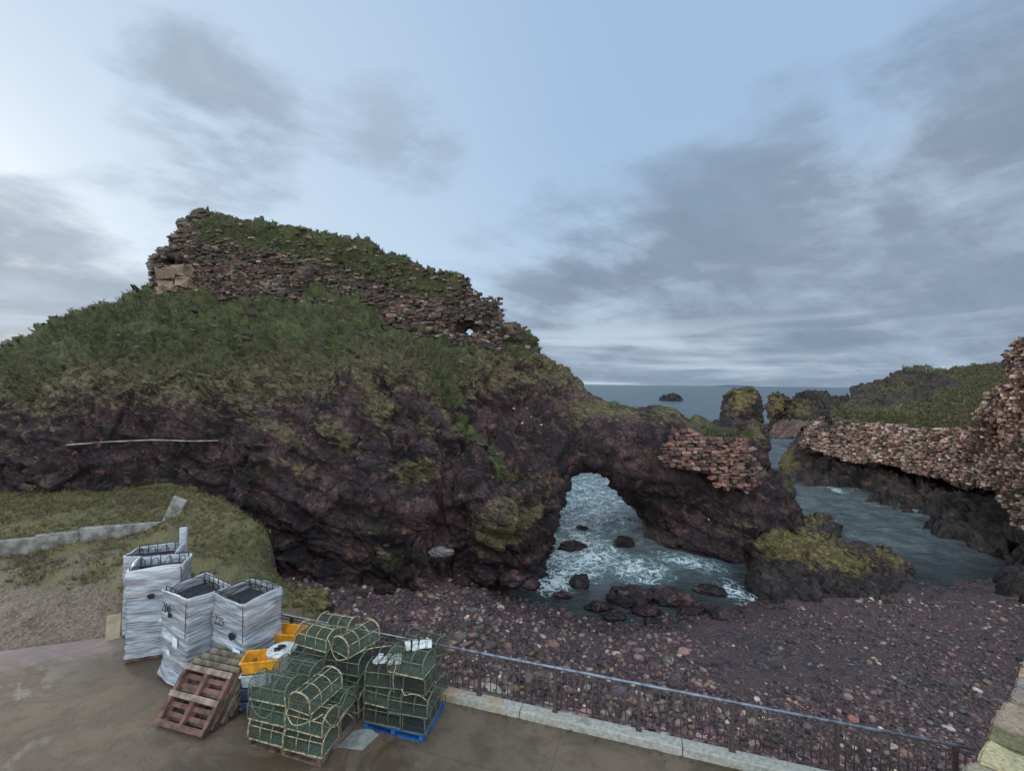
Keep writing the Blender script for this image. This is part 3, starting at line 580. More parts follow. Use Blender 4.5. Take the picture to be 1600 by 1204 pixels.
# masonry face beside the arch
mp = [(1048, 676), (1080, 668), (1105, 682), (1165, 692), (1180, 714), (1197, 741), (1184, 758), (1172, 771), (1150, 764), (1129, 760), (1106, 742), (1078, 738), (1033, 728), (1040, 700)]
mf = interp([(u, v, d-.95) for u, v, d in [(1030, 730, 29.2), (1048, 680, 30.3), (1100, 680, 30.3), (1100, 740, 29.3), (1180, 700, 30.1), (1190, 750, 29.3), (1150, 765, 29.2)]])
bw = thing('masonry_wall', (0, 0, 0), 0, label='pink rubble masonry facing set into the dark rock right of the sea arch', cat='ruined wall')
mo, mV, mQ, mUV, mdf = body('wall_core', mp, [(u, v, float(mf(u, v))+.05) for u, v in mp+[(1100, 710), (1150, 730)]], M_ruin, step=2.2, T=2.2, rp=16, edge=.25, erp=5, jag=3.2, jsc=9, amask=lambda V, N, UV: {'grass': 0*UV[:, 0], 'lichen': 0*UV[:, 0]}, parent=bw)
pinks = [(.19, .098, .085), (.235, .135, .115), (.135, .075, .068), (.29, .19, .16), (.09, .06, .056)]
mp2 = [(x+random.uniform(-5, 5), y+random.uniform(-4, 4)) for x, y in mp]
lay('stone_facing', mp2, mf, 3.2, 8.6, .20, .36, .06, pinks, [3, 3, 2, 1, 1.5], 1026, 1204, .04, .97, None, bw, .09, None, 6.)
# ------------------------------------------------------------------ right-hand headland
rp_ = [(1204, 748), (1218, 722), (1234, 700), (1250, 680), (1264, 668), (1275, 650), (1300, 640), (1328, 627), (1331, 606), (1352, 599), (1386, 597), (1398, 585), (1409, 572), (1440, 570), (1462, 577), (1480, 581), (1500, 574), (1560, 571), (1640, 566), (1760, 560), (1800, 700), (1800, 1000), (1640, 970), (1560, 900), (1500, 850), (1400, 825), (1340, 815), (1290, 790), (1215, 768)]
rcc = [(1195, 738, 55), (1215, 746, 54), (1222, 692, 57), (1260, 668, 56), (1262, 700, 54), (1300, 765, 48.5), (1300, 720, 52.5), (1350, 785, 43.5), (1350, 735, 49.5), (1400, 796, 40.5), (1400, 742, 46), (1470, 808, 38), (1480, 762, 41.5), (1530, 848, 31.6), (1545, 775, 37), (1600, 880, 27.4), (1600, 850, 29.5), (1700, 930, 25), (1700, 800, 28),
    (1262, 690, 55.2), (1300, 655, 54.5), (1340, 662, 52), (1420, 668, 47.5), (1480, 675, 43.2), (1540, 678, 39), (1600, 680, 35), (1300, 642, 62), (1330, 628, 70), (1350, 640, 60), (1400, 640, 57), (1335, 610, 77), (1385, 600, 78), (1380, 625, 70), (1410, 575, 80), (1440, 572, 80), (1430, 610, 72), (1480, 584, 76), (1560, 574, 66), (1500, 620, 60), (1550, 640, 48), (1600, 600, 52), (1760, 570, 60), (1700, 680, 34), (1340, 700, 50.5), (1420, 700, 46.5), (1500, 710, 41), (1560, 730, 36)]
def r_disp(V, N, UV):
    u, v = UV.T; g = sstep(686, 672, v)*sstep(1290, 1320, u); rk = ell(u, v, 1400, 600, 75, 36)**.5; k = np.clip(1-g+.8*rk, .2, 1)*np.interp(u, [1230, 1290], [.35, 1])
    h = 1.3*fbm(V, 4.2, 3, 101)*k+.8*facets(V, (2, 2, 1.6), 110)*k+.45*facets(V, (.8, .8, .55), 120)*k+.10*fbm(V, .4, 3, 13); h += (1-k)*.25*np.maximum(0, fbm(V, 1.4, 3, 14)); return N*h[:, None]
def r_att(V, N, UV):
    u, v = UV.T; g = sstep(690, 668, v-np.interp(u, [1290, 1540], [-12, 4]))*sstep(1285, 1310, u)
    dk = ell(u, v, 1400, 607, 84, 32, -8)*1.5; dk = np.maximum(dk, ell(u, v, 1455, 597, 70, 13, 3)*1.25); dk = np.maximum(dk, ell(u, v, 1340, 612, 20, 16)*1.3)
    return {'grass': g*np.clip(1.1-dk, 0, 1), 'lichen': np.maximum(ell(u, v, 1222, 712, 20, 30, -40)*1.1, .3*ell(u, v, 1400, 610, 80, 30))}
rh, hV, hQ, hUV, hdf = body('cliff', rp_, rcc, M_rockfar, step=2.0, T=12, rp=90, edge=1.5, erp=12, jag=1.6, jsc=10, disp=r_disp, amask=r_att, dfun=lambda u, v: 1.6*sstep(1255, 1275, u)*sstep(1620, 1560, u)*sstep(16, 2, np.abs(v-np.interp(u, [1260, 1300, 1420, 1540], [680, 683, 700, 715]))-np.interp(u, [1260, 1300, 1420, 1540], [18, 26, 34, 42])))
tag(rh, kind='structure')
hN = vnormals(hV, hQ); ha = r_att(hV, hN, hUV)['grass']
fr = (hN[:, 1] < .5)*(hN[:, 2] > .15)
blades('headland_grass', hV, hN, sstep(.5, .8, ha+.2*fbm(hV, 2, 2, 6))*fr*(hUV[:, 0] < 1640)+1e-9, 14000, .24, .5, [(.042, .058, .018), (.070, .085, .026), (.15, .118, .06), (.22, .17, .095)], [3, 3, 2.4, 1.6], 5, .03, .55)
# curtain wall, rubble core exposed, rising to a broken tower at its near end
wp = [(1253, 698), (1258, 672), (1266, 660), (1286, 648), (1300, 652), (1322, 659), (1370, 662), (1416, 667), (1480, 674), (1522, 676), (1536, 662), (1528, 650), (1534, 634), (1546, 622), (1556, 606), (1584, 596), (1566, 584), (1561, 562), (1575, 543), (1592, 532), (1640, 522), (1720, 520), (1740, 640), (1740, 960), (1640, 930), (1602, 838), (1586, 815), (1570, 790), (1550, 766), (1512, 758), (1479, 752), (1440, 742), (1416, 738), (1384, 726), (1334, 722), (1296, 712)]
wc = [(1255, 690, 53.8), (1285, 655, 53.6), (1300, 710, 51.5), (1340, 660, 50.8), (1340, 720, 49), (1416, 668, 46.2), (1416, 735, 44), (1480, 675, 42), (1480, 750, 39.6), (1530, 678, 36), (1550, 764, 34.6), (1600, 690, 31), (1600, 830, 29), (1545, 640, 34), (1570, 600, 32.5), (1570, 560, 32), (1620, 530, 29.5), (1640, 640, 28.5), (1740, 640, 25), (1740, 940, 24), (1640, 920, 27)]
def door(u, v): return 1.6*(np.hypot((u-1295)/9, (v-662)/13) < 1)
def w_disp(V, N, UV): h = .55*fbm(V, (2.4, 2.4, 1.6), 3, 70)+.25*facets(V, (.8, .8, .35), 71); return N*h[:, None]
curt = thing('castle_wall', (0, 0, 0), 0, label='long ruined pink rubble curtain wall above the inlet, ending in a broken tower at the right', cat='ruined wall')
wo, wV, wQ, wUV, wdf = body('wall_core', wp, wc, M_ruin, step=2.2, T=2.5, rp=30, edge=.5, erp=7, jag=2.4, jsc=8, disp=w_disp, amask=lambda V, N, UV: {'grass': .5*sstep(690, 672, UV[:, 1])*(UV[:, 0] < 1530)*(UV[:, 0] > 1310), 'lichen': 0*UV[:, 0]}, parent=curt, dfun=door)
wcols = [(.29, .18, .15), (.38, .275, .235), (.20, .12, .10), (.47, .37, .33), (.14, .10, .088)]
sk = lambda u, v: (np.hypot((u-1295)/9, (v-662)/13) < 1)
ex = lambda p, N_: N_*(.55*fbm(p, (2.4, 2.4, 1.6), 3, 70))[:, None]
lay('rubble_facing', [q for q in wp], wdf, -1, 15.5, .20, .32, .065, wcols, [3, 3, 3, 1.3, 2], 1250, 1740, .02, .93, sk, curt, .11, ex)
# ------------------------------------------------------------------ stacks, boulders and rocks
def rock_body(name, poly, ctrl, T, rp, label, cat, amp=1.0, li=(), gr=(), jag=2.5, mat_=None, step=1.9, edge=.8, group=None, erp=12, base=0.):
    cx = float(np.mean([p[0] for p in poly]))
    def dsp(V, N, UV): return N*(amp*(.5*fbm(V, (1.6, 1.6, 1.6), 3, int(cx))+.45*facets(V, (1.1, 1.1, 1.0), int(cx)+10)+.2*facets(V, (.45, .45, .3), int(cx)+20)+.07*fbm(V, .2, 2, 9)))[:, None]
    def att(V, N, UV):
        u, v = UV.T; z = 0*u
        return {'grass': elf(u, v, gr) if gr else z, 'lichen': np.maximum(base, elf(u, v, li)*np.clip(.55+N[:, 2], .3, 1.1)) if li else z+base}
    o = body(name, poly, ctrl, mat_ or M_boulder, step=step, T=T, rp=rp, edge=edge, erp=erp, jag=jag, jsc=9, disp=dsp, amask=att)[0]
    return tag(o, label, cat, group)
rock_body('boulder', [(1168, 880), (1176, 852), (1196, 836), (1212, 828), (1235, 834), (1262, 824), (1278, 832), (1300, 842), (1330, 846), (1350, 842), (1390, 856), (1420, 876), (1436, 905), (1430, 930), (1360, 955), (1290, 975), (1230, 975), (1190, 945), (1172, 915)],
    [(1168, 880, 26), (1200, 850, 26), (1260, 830, 27), (1350, 845, 27.2), (1430, 890, 26.6), (1200, 900, 23.4), (1260, 935, 21.9), (1330, 930, 22.6), (1400, 920, 24), (1260, 880, 24), (1340, 880, 24.6), (1230, 970, 21.5), (1290, 970, 21.4)], 4, 60, 'large mossy yellow-topped boulder standing at the edge of the shingle', 'boulder', .6,
    [(1240, 850, 75, 26, 0, .85), (1300, 870, 90, 24, 18, .68), (1390, 870, 50, 16, 25, .6), (1210, 850, 30, 20, 0, .6)], edge=1.2, erp=26)
rock_body('rock', [(1252, 812), (1268, 803), (1290, 803), (1316, 820), (1316, 840), (1290, 850), (1256, 850)], [(1260, 810, 33), (1310, 820, 33), (1285, 830, 31.8), (1285, 850, 31)], 2, 20, 'small brown rock just behind the large mossy boulder', 'rock', .35, [(1275, 815, 30, 16, 0, .35)], step=1.6)
rock_body('sea_stack', [(1127, 640), (1130, 622), (1140, 609), (1158, 602), (1176, 604), (1188, 618), (1193, 640), (1190, 690), (1180, 750), (1160, 800), (1120, 800), (1126, 680)],
    [(1127, 640, 42), (1160, 604, 42), (1195, 640, 42), (1160, 640, 40), (1150, 700, 39.5), (1190, 720, 41), (1150, 800, 39)], 3, 34, 'rounded lichen-covered sea stack rising just behind the masonry beside the arch', 'sea stack', .55, [(1160, 625, 40, 30, 0, .55), (1190, 680, 20, 40, 0, .5)], erp=20, mat_=M_boulder, base=.12)
rock_body('sea_stack', [(1196, 636), (1203, 617), (1216, 611), (1230, 618), (1234, 640), (1240, 670), (1200, 672)], [(1200, 640, 90), (1216, 612, 90), (1232, 640, 90), (1216, 640, 87), (1220, 670, 86)], 5, 16, 'yellow lichened sea stack with a pointed top, left of the broad distant rock', 'sea stack', .9, [(1214, 634, 14, 22, 0, .95)], step=1.3, jag=1.2, erp=9, base=.15)
rock_body('sea_stack', [(1226, 636), (1240, 622), (1262, 612), (1282, 608), (1300, 620), (1325, 616), (1330, 630), (1312, 650), (1288, 668), (1240, 672), (1222, 660)], [(1230, 640, 88), (1275, 612, 90), (1320, 622, 84), (1270, 645, 84), (1290, 665, 72), (1240, 670, 84)], 6, 20, 'broad dark sea rock behind the end of the curtain wall', 'sea stack', 1.0, [(1250, 640, 30, 20, 0, .5)], step=1.4, jag=1.4, erp=9, base=.08)
rock_body('rock_ledge', [(1196, 662), (1215, 655), (1262, 657), (1300, 662), (1300, 676), (1262, 682), (1200, 686)], [(1200, 665, 88), (1290, 664, 74), (1200, 684, 86), (1290, 676, 70)], 4, 14, 'low flat pink rock ledge between the sea stacks and the inlet', 'rock ledge', .5, step=1.4, jag=1.2, mat_=rock_mat('ledge_rock', (.06, .04, .035), (.14, .09, .08), (.2, .12, .1)), erp=6)
rock_body('offshore_rock', [(1031, 622), (1038, 617), (1046, 614), (1057, 614), (1066, 621), (1067, 626), (1031, 626)], [(1031, 624, 318), (1067, 624, 318), (1050, 616, 318), (1050, 624, 312)], 10, 8, 'dark guano-topped rock far out in the open sea', 'rock', 1.5, step=.8, jag=.6, mat_=rock_mat('offshore', (.012, .010, .012), (.03, .025, .026), (.10, .085, .085)), erp=5)
isl = [(1112+k*7.5, 602.9-a) for k, a in enumerate((0, .6, 1.0, 1.6, 1.9, 1.5, 1.2, .8, .5, 0))]; iv = np.array([P(u, v, 5200.) for u, v in isl]+[P(u, 604.6, 5200.) for u, v in isl]+[P(u, 603.9, 5600.) for u, v in isl])
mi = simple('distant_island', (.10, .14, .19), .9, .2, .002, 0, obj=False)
mesh_obj('distant_land', iv, [(i, i+1, i+11, i+10) for i in range(9)]+[(i+1, i, i+20, i+21) for i in range(9)], mi, kind='structure')
ICO4 = icos(4)
def blobrock(name, u, v, z, sz_, label, cat='rock', amp=.3, seed=0, li=0, mat_=None, rz=0, lift=.25, group=None):
    V, T_ = ICO4; q = V*np.array(sz_)
    q = q*(1+amp*(fbm(V*2+seed, 1.5, 3, seed)*.6+facets(V*2+seed, (1.1, 1.1, .9), seed)*.7+.25*facets(V*2, .45, seed+7)))[:, None]
    c, s_ = math.cos(rz), math.sin(rz); q = np.stack([q[:, 0]*c-q[:, 1]*s_, q[:, 0]*s_+q[:, 1]*c, q[:, 2]], -1)
    g_ = G(u, v, z); nn_ = V[:, 2]
    o = mesh_obj(name, q+[0, 0, sz_[2]*lift], T_, mat_ or M_boulder, None, {'grass': 0*nn_, 'lichen': li*np.clip(nn_, 0, 1)})
    o.location = g_; return tag(o, label, cat, group)
blobrock('rock', 896, 857, 0, (.95, .55, .35), 'flat wide wet rock awash in the foam below the sea arch', seed=3)
blobrock('rock', 908, 827, 0, (.5, .35, .25), 'small dark rock in the water farthest under the arch', seed=5)
blobrock('rock', 974, 852, 0, (.62, .45, .5), 'dark rock in the water at the right side of the arch', seed=9)
blobrock('rock', 906, 914, 0, (.5, .42, .45), 'pointed wet rock in the shallows at the lower edge of the foam', seed=12)
blobrock('rock', 985, 938, .05, (1.05, .7, .5), 'broad reddish rock at the water edge, left of a second like it', seed=15, mat_=M_cliff)
blobrock('rock', 1050, 938, .05, (1.0, .6, .45), 'broad reddish rock at the water edge, between its neighbour and the mossy boulder', seed=19, mat_=M_cliff)
blobrock('rock', 1110, 925, 0, (.8, .5, .28), 'low dark rock in thin foam near the mossy boulder', seed=22, mat_=M_cliff)
blobrock('rock', 1135, 962, .2, (.75, .5, .25), 'low weedy rock on the wet shingle left of the mossy boulder', seed=25)
blobrock('rock', 1385, 945, .35, (.5, .4, .28), 'small dark rock resting against the right foot of the mossy boulder', seed=28, li=.2)
for k, (u, v, s_) in enumerate([(935, 948, .5), (960, 962, .45), (1010, 955, .55), (1080, 955, .5), (1020, 972, .35), (1075, 975, .4), (1105, 950, .45), (1165, 955, .4), (1150, 985, .3), (880, 930, .4), (1030, 925, .5), (985, 918, .35), (1110, 985, .35), (1190, 975, .35)]):
    blobrock('rock', u, v, .08, (s_*1.2, s_*.8, s_*.32), 'low dark wet rock among the shallows between the arch and the mossy boulder', seed=80+k, mat_=M_cliff, group='low wet rocks in the shallows')
M_pale = rock_mat('pale_rock', (.12, .10, .095), (.20, .17, .16), (.25, .21, .19))
blobrock('boulder', 688, 868, 1.25, (.55, .35, .26), 'pale grey boulder lying at the foot of the dark cliff', 'boulder', seed=31, mat_=M_pale, lift=.6).location = tuple(P(688, 868, 22.2))
for k, (u, v, s_) in enumerate([(760, 905, .55), (720, 912, .45), (800, 908, .6), (830, 915, .4), (655, 915, .5), (600, 925, .45), (560, 935, .4), (500, 935, .5)]):
    z = .9 if u > 700 else 1.3
    blobrock('rock', u, v, z, (s_, s_*.8, s_*.6), 'dark angular rock fallen at the foot of the cliff above the shingle', seed=40+k, mat_=M_cliff, group='fallen rocks along the cliff foot')
# mossy rocks on the edge of the bank
for k, (u, v, s_) in enumerate([(450, 932, .6), (486, 938, .55), (470, 950, .5), (505, 950, .35), (440, 955, .4)]):
    blobrock('rock', u, v, 3.0, (s_, s_*.8, s_*.6), 'mossy brown rock on the bank edge behind the creel stacks', seed=60+k, li=.9, lift=.1, group='mossy rocks on the bank edge')
# ------------------------------------------------------------------ shingle (stuff)
def tri(cnt, umin, umax, vmin, vmax):
    u = rng.uniform(umin, umax, cnt); v = rng.uniform(vmin, vmax, cnt); z = np.full(cnt, 1.)
    for _ in range(6):
        g_ = G(u, v, z).T if False else None
        a, b = lev(u, v); d = (CH-z)/b; x = a*d; z = zb(np.clip(x, -34, 34)*10, d*10)
    return x, d, u, v
def shingle(name, cnt, vr, smin, smax, cols, w, sub, dens=None, flat=.6, label=None, sink=.15, ur=(330, 1800)):
    x, y, u, v = tri(cnt, ur[0], ur[1], *vr); z = ground_z(x, y)
    s_ = smin*(smax/smin)**(rng.random(len(x))**2.2); s_ *= np.where((u > 1080)*(v > 950), .8, 1)*(1-.25*sstep(1000, 1200, u))
    ok = (polysdf(x, y, land) > .35+s_*.5) & (z > -.18) & (z < 2.6) & (y > 5) & (y < 33)
    if dens is not None: ok &= rng.random(len(x)) < dens(x, y, u, v)
    x, y, z, s_ = x[ok], y[ok], z[ok], s_[ok]; N = len(x)
    th = rng.uniform(0, 6.28, N); tl = rng.normal(0, .25, (N, 2))
    az = np.stack([tl[:, 0], tl[:, 1], np.ones(N)], -1); az /= np.linalg.norm(az, axis=1, keepdims=True)
    ax = np.cross(np.stack([-np.sin(th), np.cos(th), 0*th], -1), az); ax /= np.linalg.norm(ax, axis=1, keepdims=True); ay = np.cross(az, ax)
    size = np.stack([s_*rng.uniform(.8, 1.4, N), s_*rng.uniform(.6, 1., N), s_*rng.uniform(.4, .8, N)], -1)
    c = pal(N, cols, w, .28); c *= np.where(z < .35, .6, 1)[:, None]
    o = scatter(name, icos(sub), np.stack([x, y, z+s_*sink], -1), ax, ay, az, size, c, M_peb, .07, None, True, 'stuff')
    return tag(o, label, 'shingle')
pebc = [(.092, .054, .058), (.14, .084, .086), (.062, .047, .054), (.20, .122, .112), (.28, .215, .195), (.105, .086, .09), (.42, .36, .32)]
def sandy(x, y, u, v):              # bare reddish sand patches
    p = np.stack([x, y, 0*x], -1); s_ = np.maximum(ell(u, v, 1200, 1040, 110, 38)*1.2, ell(u, v, 1130, 990, 60, 20)); s_ = np.maximum(s_, .8*ell(u, v, 1330, 1040, 90, 40))
    return np.clip(1.1-s_*1.5+.3*fbm(p, 1.2, 2, 3), .06, 1)
shingle('shingle', 34000, (880, 1215), .035, .17, pebc, [4, 4, 3, 2.0, .9, 2, .35], 1, sandy, label='dark purple and pink rounded stones covering the beach')
shingle('cobbles', 1700, (890, 1210), .09, .24, [(.16, .10, .10), (.23, .145, .13), (.31, .24, .21), (.12, .098, .10), (.46, .41, .36), (.28, .15, .115)], [3, 2.5, 1.6, 2, .7, .8], 2, sandy, label='larger pale and reddish cobbles among the beach shingle')
# ------------------------------------------------------------------ turf on the land
gN = np.tile([0, 0, 1.], (len(gp), 1)); tw = sstep(.45, .8, gc_+.4*fbm(gp*[1, 1, 0], 1.2, 3, 8))*(ga > .7)*(polysdf(GX, GY, quay).ravel() > .3)*(gpu > -150)*(gp[:, 1] < 25)
blades('bank_grass', gp, gN, tw+1e-9, 12000, .11, .5, [(.055, .060, .018), (.098, .090, .030), (.14, .105, .05), (.19, .145, .075)], [2, 3, 3, 1.4], 6, .009, .5)
# ------------------------------------------------------------------ quay
def prism(name, poly, z0, z1, m, **k):
    b = MB(); N = len(poly); V = [(x, y, z1) for x, y in poly]+[(x, y, z0) for x, y in poly]
    b.add(V, [tuple(range(N)), tuple(range(2*N-1, N-1, -1))]+[(i, i+N, (i+1) % N+N, (i+1) % N) for i in range(N)]); o = b.build(name, m); return tag(o, **k)
def quay_mat():
    m, n = mat('quay_concrete'); p = n.pos
    f1 = n.noise(p, .55, 7, .62, .5); f2 = n.noise(p, 3, 7, .68); f3 = n.noise(p, 22, 4, .7)
    c = n.mix(n.step(f1, .38, .60), (.080, .055, .035), (.150, .108, .074)); c = n.mix(n.math('MULTIPLY', n.step(f2, .48, .66), .6), c, (.082, .054, .039)); c = n.mix(n.math('MULTIPLY', n.step(f3, .55, .75), .5), c, (.25, .21, .18))
    s_ = n.node('ShaderNodeSeparateXYZ', inp={0: p}).outputs
    # worn pinkish margin towards the bank
    e = n.math('ADD', n.math('ADD', s_[1], n.math('MULTIPLY', s_[0], -.30)), n.math('MULTIPLY', n.math('SUBTRACT', f2, .5), 1.6))
    edge = n.math('MULTIPLY', n.step(e, 14.8, 15.6), n.step(s_[0], -8.2, -9.4))
    c = n.mix(edge, c, n.mix(f2, (.16, .11, .10), (.26, .20, .185)))
    # expansion joints of the slabs
    rot = n.mapping(p, (1, 1, 1), (0, 0, R(17)))
    rs = n.node('ShaderNodeSeparateXYZ', inp={0: rot}).outputs
    slab = n.node('ShaderNodeSeparateColor', inp={0: n.vor(n.mapping(rot, (.28, .34, 0)), 1, 'F1', 'Color', .0)}).outputs[0]
    c = n.vmath('MULTIPLY', c, n.ramp(slab, [(0, (.86, .85, .84)), (1, (1.12, 1.11, 1.10))]))
    spot = n.step(n.noise(p, 7, 3, .6), .70, .76); c = n.mix(n.math('MULTIPLY', spot, .5), c, (.03, .025, .02))
    fx = n.math('ABSOLUTE', n.math('SUBTRACT', n.math('FRACT', n.math('MULTIPLY', n.math('ADD', rs[0], n.math('MULTIPLY', f2, .02)), .29)), .5)); fy = n.math('ABSOLUTE', n.math('SUBTRACT', n.math('FRACT', n.math('MULTIPLY', n.math('ADD', rs[1], 40.4), .34)), .5))
    jt = n.step(n.math('MINIMUM', fx, fy), .0075, .003); c = n.mix(n.math('MULTIPLY', jt, .28), c, (.028, .022, .016))
    grit = n.step(n.vor(p, 30, 'F1'), .16, .08); c = n.mix(n.math('MULTIPLY', grit, n.step(f2, .45, .6, .1, .6)), c, (.20, .17, .15))
    n.set(n.b, 'Base Color', c)
    pud = n.step(f1, .50, .40); n.set(n.b, 'Roughness', n.math('SUBTRACT', .78, n.math('MULTIPLY', pud, .42)))
    n.set(n.b, 'Normal', bump(n, n.math('ADD', f3, f2), .012, n.math('SUBTRACT', 1.0, n.math('MULTIPLY', pud, .7)))); return m
prism('quay', quay, .4, 3.5, quay_mat(), kind='structure')
def kerb_mat():
    m, n = mat('kerb_stone'); p = n.pos; f1 = n.noise(p, 1.3, 6, .6); f2 = n.noise(p, 12, 6, .7)
    sx_ = n.node('ShaderNodeSeparateXYZ', inp={0: p}).outputs[0]
    c = n.mix(n.step(f2, .35, .65), (.26, .25, .215), (.42, .41, .365))
    o = n.math('MULTIPLY', n.step(sx_, 1.6, -1.5), n.step(f1, .38, .56)); c = n.mix(n.math('MULTIPLY', o, .75), c, (.40, .22, .085))
    c = n.mix(n.math('MULTIPLY', n.step(f1, .60, .70), .5), c, (.12, .10, .07)); n.set(n.b, 'Base Color', c); n.set(n.b, 'Roughness', .8); n.set(n.b, 'Normal', bump(n, f2, .008)); return m
Mk = kerb_mat(); kb = MB(); t = -4.9
ang = math.atan2(FD[1], FD[0]); RK = Matrix.Rotation(ang, 3, 'Z')
while t < 11:
    L = 3.3 if t > 1 else 1.75; c = fl(t+L/2, -.09); kb.box((c[0], c[1], 3.575), (L/2-.006, .14, .085), RK); t += L
o = kb.build('kerb', Mk, None, False, .012); o['kind'] = 'structure'
# weeds along the kerb foot
wpos = []
for k in range(260):
    t = random.uniform(.6, 8.5); c = fl(t, -.24-abs(random.gauss(0, .05))); wpos.append((c[0], c[1], 3.505))
wpos = np.array(wpos); blades('kerb_weeds', wpos, np.tile([0, 0, 1.], (len(wpos), 1)), np.ones(len(wpos)), 420, .035, .7, [(.05, .055, .02), (.075, .06, .03), (.04, .035, .02)], [2, 2, 2], 5, .005)
# railing
M_rail = simple('galvanised_rail', (.22, .25, .30), .45, .3, 6, .001, .6); M_bar = simple('dark_rail_bars', (.050, .046, .050), .6, .4, 9, .001, .2, col2=(.10, .065, .05))
ra_ = thing('railing', (*fl(0), 3.66), ang, label='grey metal railing with vertical bars along the kerb above the beach', cat='railing')
T0, T1 = -4.9, 10.05
b = MB(); b.tube([(T0, 0, .94), (T1, 0, .94)], .030, 10); b.build('top_rail', M_rail, ra_, True)
b = MB(); b.box(((T0+T1)/2, 0, .10), ((T1-T0)/2, .018, .008)); b.build('bottom_rail', M_bar, ra_)
b = MB(); b.box(((T0+T1)/2, 0, .84), ((T1-T0)/2, .018, .006)); b.build('middle_rail', M_bar, ra_)
posts = [1.09+1.74*k for k in range(-3, 6)]; bal = []
for k, tp in enumerate(posts):
    b = MB(); b.box((tp, 0, .45), (.032, .032, .475)); b.box((tp, 0, .006), (.06, .05, .006)); b.build('post', M_bar, ra_)
    b2 = [tp+1.74*(j+1)/13. for j in range(12)]
    bal += [x for x in b2 if T0 < x < T1 and x > -3.4][:]
proto = None
for x in bal[:100]:
    if proto is None: b = MB(); b.tube([(0, 0, .105), (0, 0, .835)], .011, 6); proto = b.build('baluster', M_bar, ra_, True); q = proto
    else: q = proto.copy(); C.objects.link(q)
    q.location = (x, 0, 0)
# ------------------------------------------------------------------ rough stone parapet at the right
par = thing('stone_parapet', tuple(G(1540, 1204, 4.9)), 0, label='rough sandstone parapet of large pale blocks at the lower right corner', cat='wall')
p0 = Vector(G(1522, 1180, 4.9)); p1 = Vector(G(1600, 1035, 4.9)); dr = (p1-p0).normalized(); nr = Vector((dr.y, -dr.x, 0)); base_ = Vector(par.location)
tb = []; cols_ = []; L0 = -2.6
pc = [(.27, .245, .215), (.34, .225, .165), (.36, .24, .16), (.30, .29, .21), (.38, .37, .27), (.30, .28, .19), (.33, .30, .25)]
t = L0; ki = 0
pal_seq = [(.24, .19, .16), (.22, .20, .20), (.42, .27, .17), (.27, .24, .18), (.36, .33, .20), (.29, .25, .14), (.27, .21, .17), (.34, .26, .19)]
bx = []; 
while t < 4.5:
    L = random.uniform(.52, .72); 
    wv = 0
    while wv < 1.0:
        wd = random.uniform(.42, .6) if wv < .9 else .5
        c = p0+dr*(t+L/2)+nr*(wv+wd/2+random.uniform(-.03, .03)); bx.append((c.x, c.y, 4.75+random.uniform(-.02, .03), L, wd, .34, pal_seq[ki % 8]))
        wv += wd
    t += L; ki += 1
for row in range(4):
    t = L0-random.random()*.3
    while t < 4.5:
        L = random.uniform(.4, .8); c = p0+dr*(t+L/2)+nr*.22; bx.append((c.x, c.y, 4.41-row*.33, L, .46, .33, pc[random.randrange(7)])); t += L
A = np.array([q[:6] for q in bx]); N = len(A)
def dcube():
    bm = bmesh.new(); bmesh.ops.create_cube(bm, size=1); bmesh.ops.bevel(bm, geom=bm.edges[:], offset=.07, segments=2, affect='EDGES'); bmesh.ops.subdivide_edges(bm, edges=bm.edges[:], cuts=2, use_grid_fill=True); bmesh.ops.triangulate(bm, faces=bm.faces[:])
    V = np.array([v.co[:] for v in bm.verts]); T_ = np.array([[v.index for v in f.verts] for f in bm.faces]); bm.free(); return V, T_
DC = dcube()
mp_ = stone_mat('sandstone_block', .85, .02, 16)
o = scatter('stonework', DC, A[:, :3]-np.array(base_), np.tile(np.array(dr), (N, 1)), np.tile(np.array(nr), (N, 1)), np.tile([0, 0, 1.], (N, 1)), A[:, 3:6]*[.975, .975, 1], np.clip(np.array([q[6] for q in bx])*(1+rng.normal(0, .12, (N, 1))), .03, .8), mp_, .012, par, False)
co_ = np.empty(len(o.data.vertices)*3, np.float32); o.data.vertices.foreach_get('co', co_); co_ = co_.reshape(-1, 3); wv_ = co_+np.array(base_); co_ += (.035*np.stack([fbm(wv_, .3, 3, 80+k) for k in range(3)], -1)); o.data.vertices.foreach_set('co', co_.ravel().astype(np.float32))
# ------------------------------------------------------------------ low concrete wall on the bank
M_conc = simple('weathered_concrete', (.23, .22, .21), .85, .35, 3, .012, col2=(.12, .105, .09), obj=False)
cw = thing('concrete_wall', tuple(G(150, 838, 4.15)), 0, label='low weathered concrete wall stepping across the grassy bank', cat='wall'); cb = np.array(cw.location)
pts = [((-90, 868), 4.1), ((0, 858), 4.1), ((55, 852), 4.12), ((58, 852), 4.12), ((125, 843), 4.15), ((230, 830), 4.25), ((262, 826), 4.3)]
seg = [(0, 2, .34, .0), (2, 4, .40, 0), (4, 6, .42, 0)]
for a, b_, h, _ in seg:
    A_ = Vector(G(*pts[a][0], pts[a][1]))-Vector(cb); B_ = Vector(G(*pts[b_][0], pts[b_][1]))-Vector(cb); m_ = (A_+B_)/2; d_ = B_-A_
    b = MB(); n_ = 8; yaw = math.atan2(d_.y, d_.x); RZ = Matrix.Rotation(yaw, 3, 'Z')
    b.box((m_.x, m_.y, m_.z+h/2-.25), (d_.length/2+.005, .12, h/2+.25), RZ, .014); b.build('wall_section', M_conc, cw, False, .04)
E_ = Vector(G(262, 826, 4.3))-Vector(cb); E2 = Vector(G(281, 782, 5.5))-Vector(cb); d_ = E2-E_
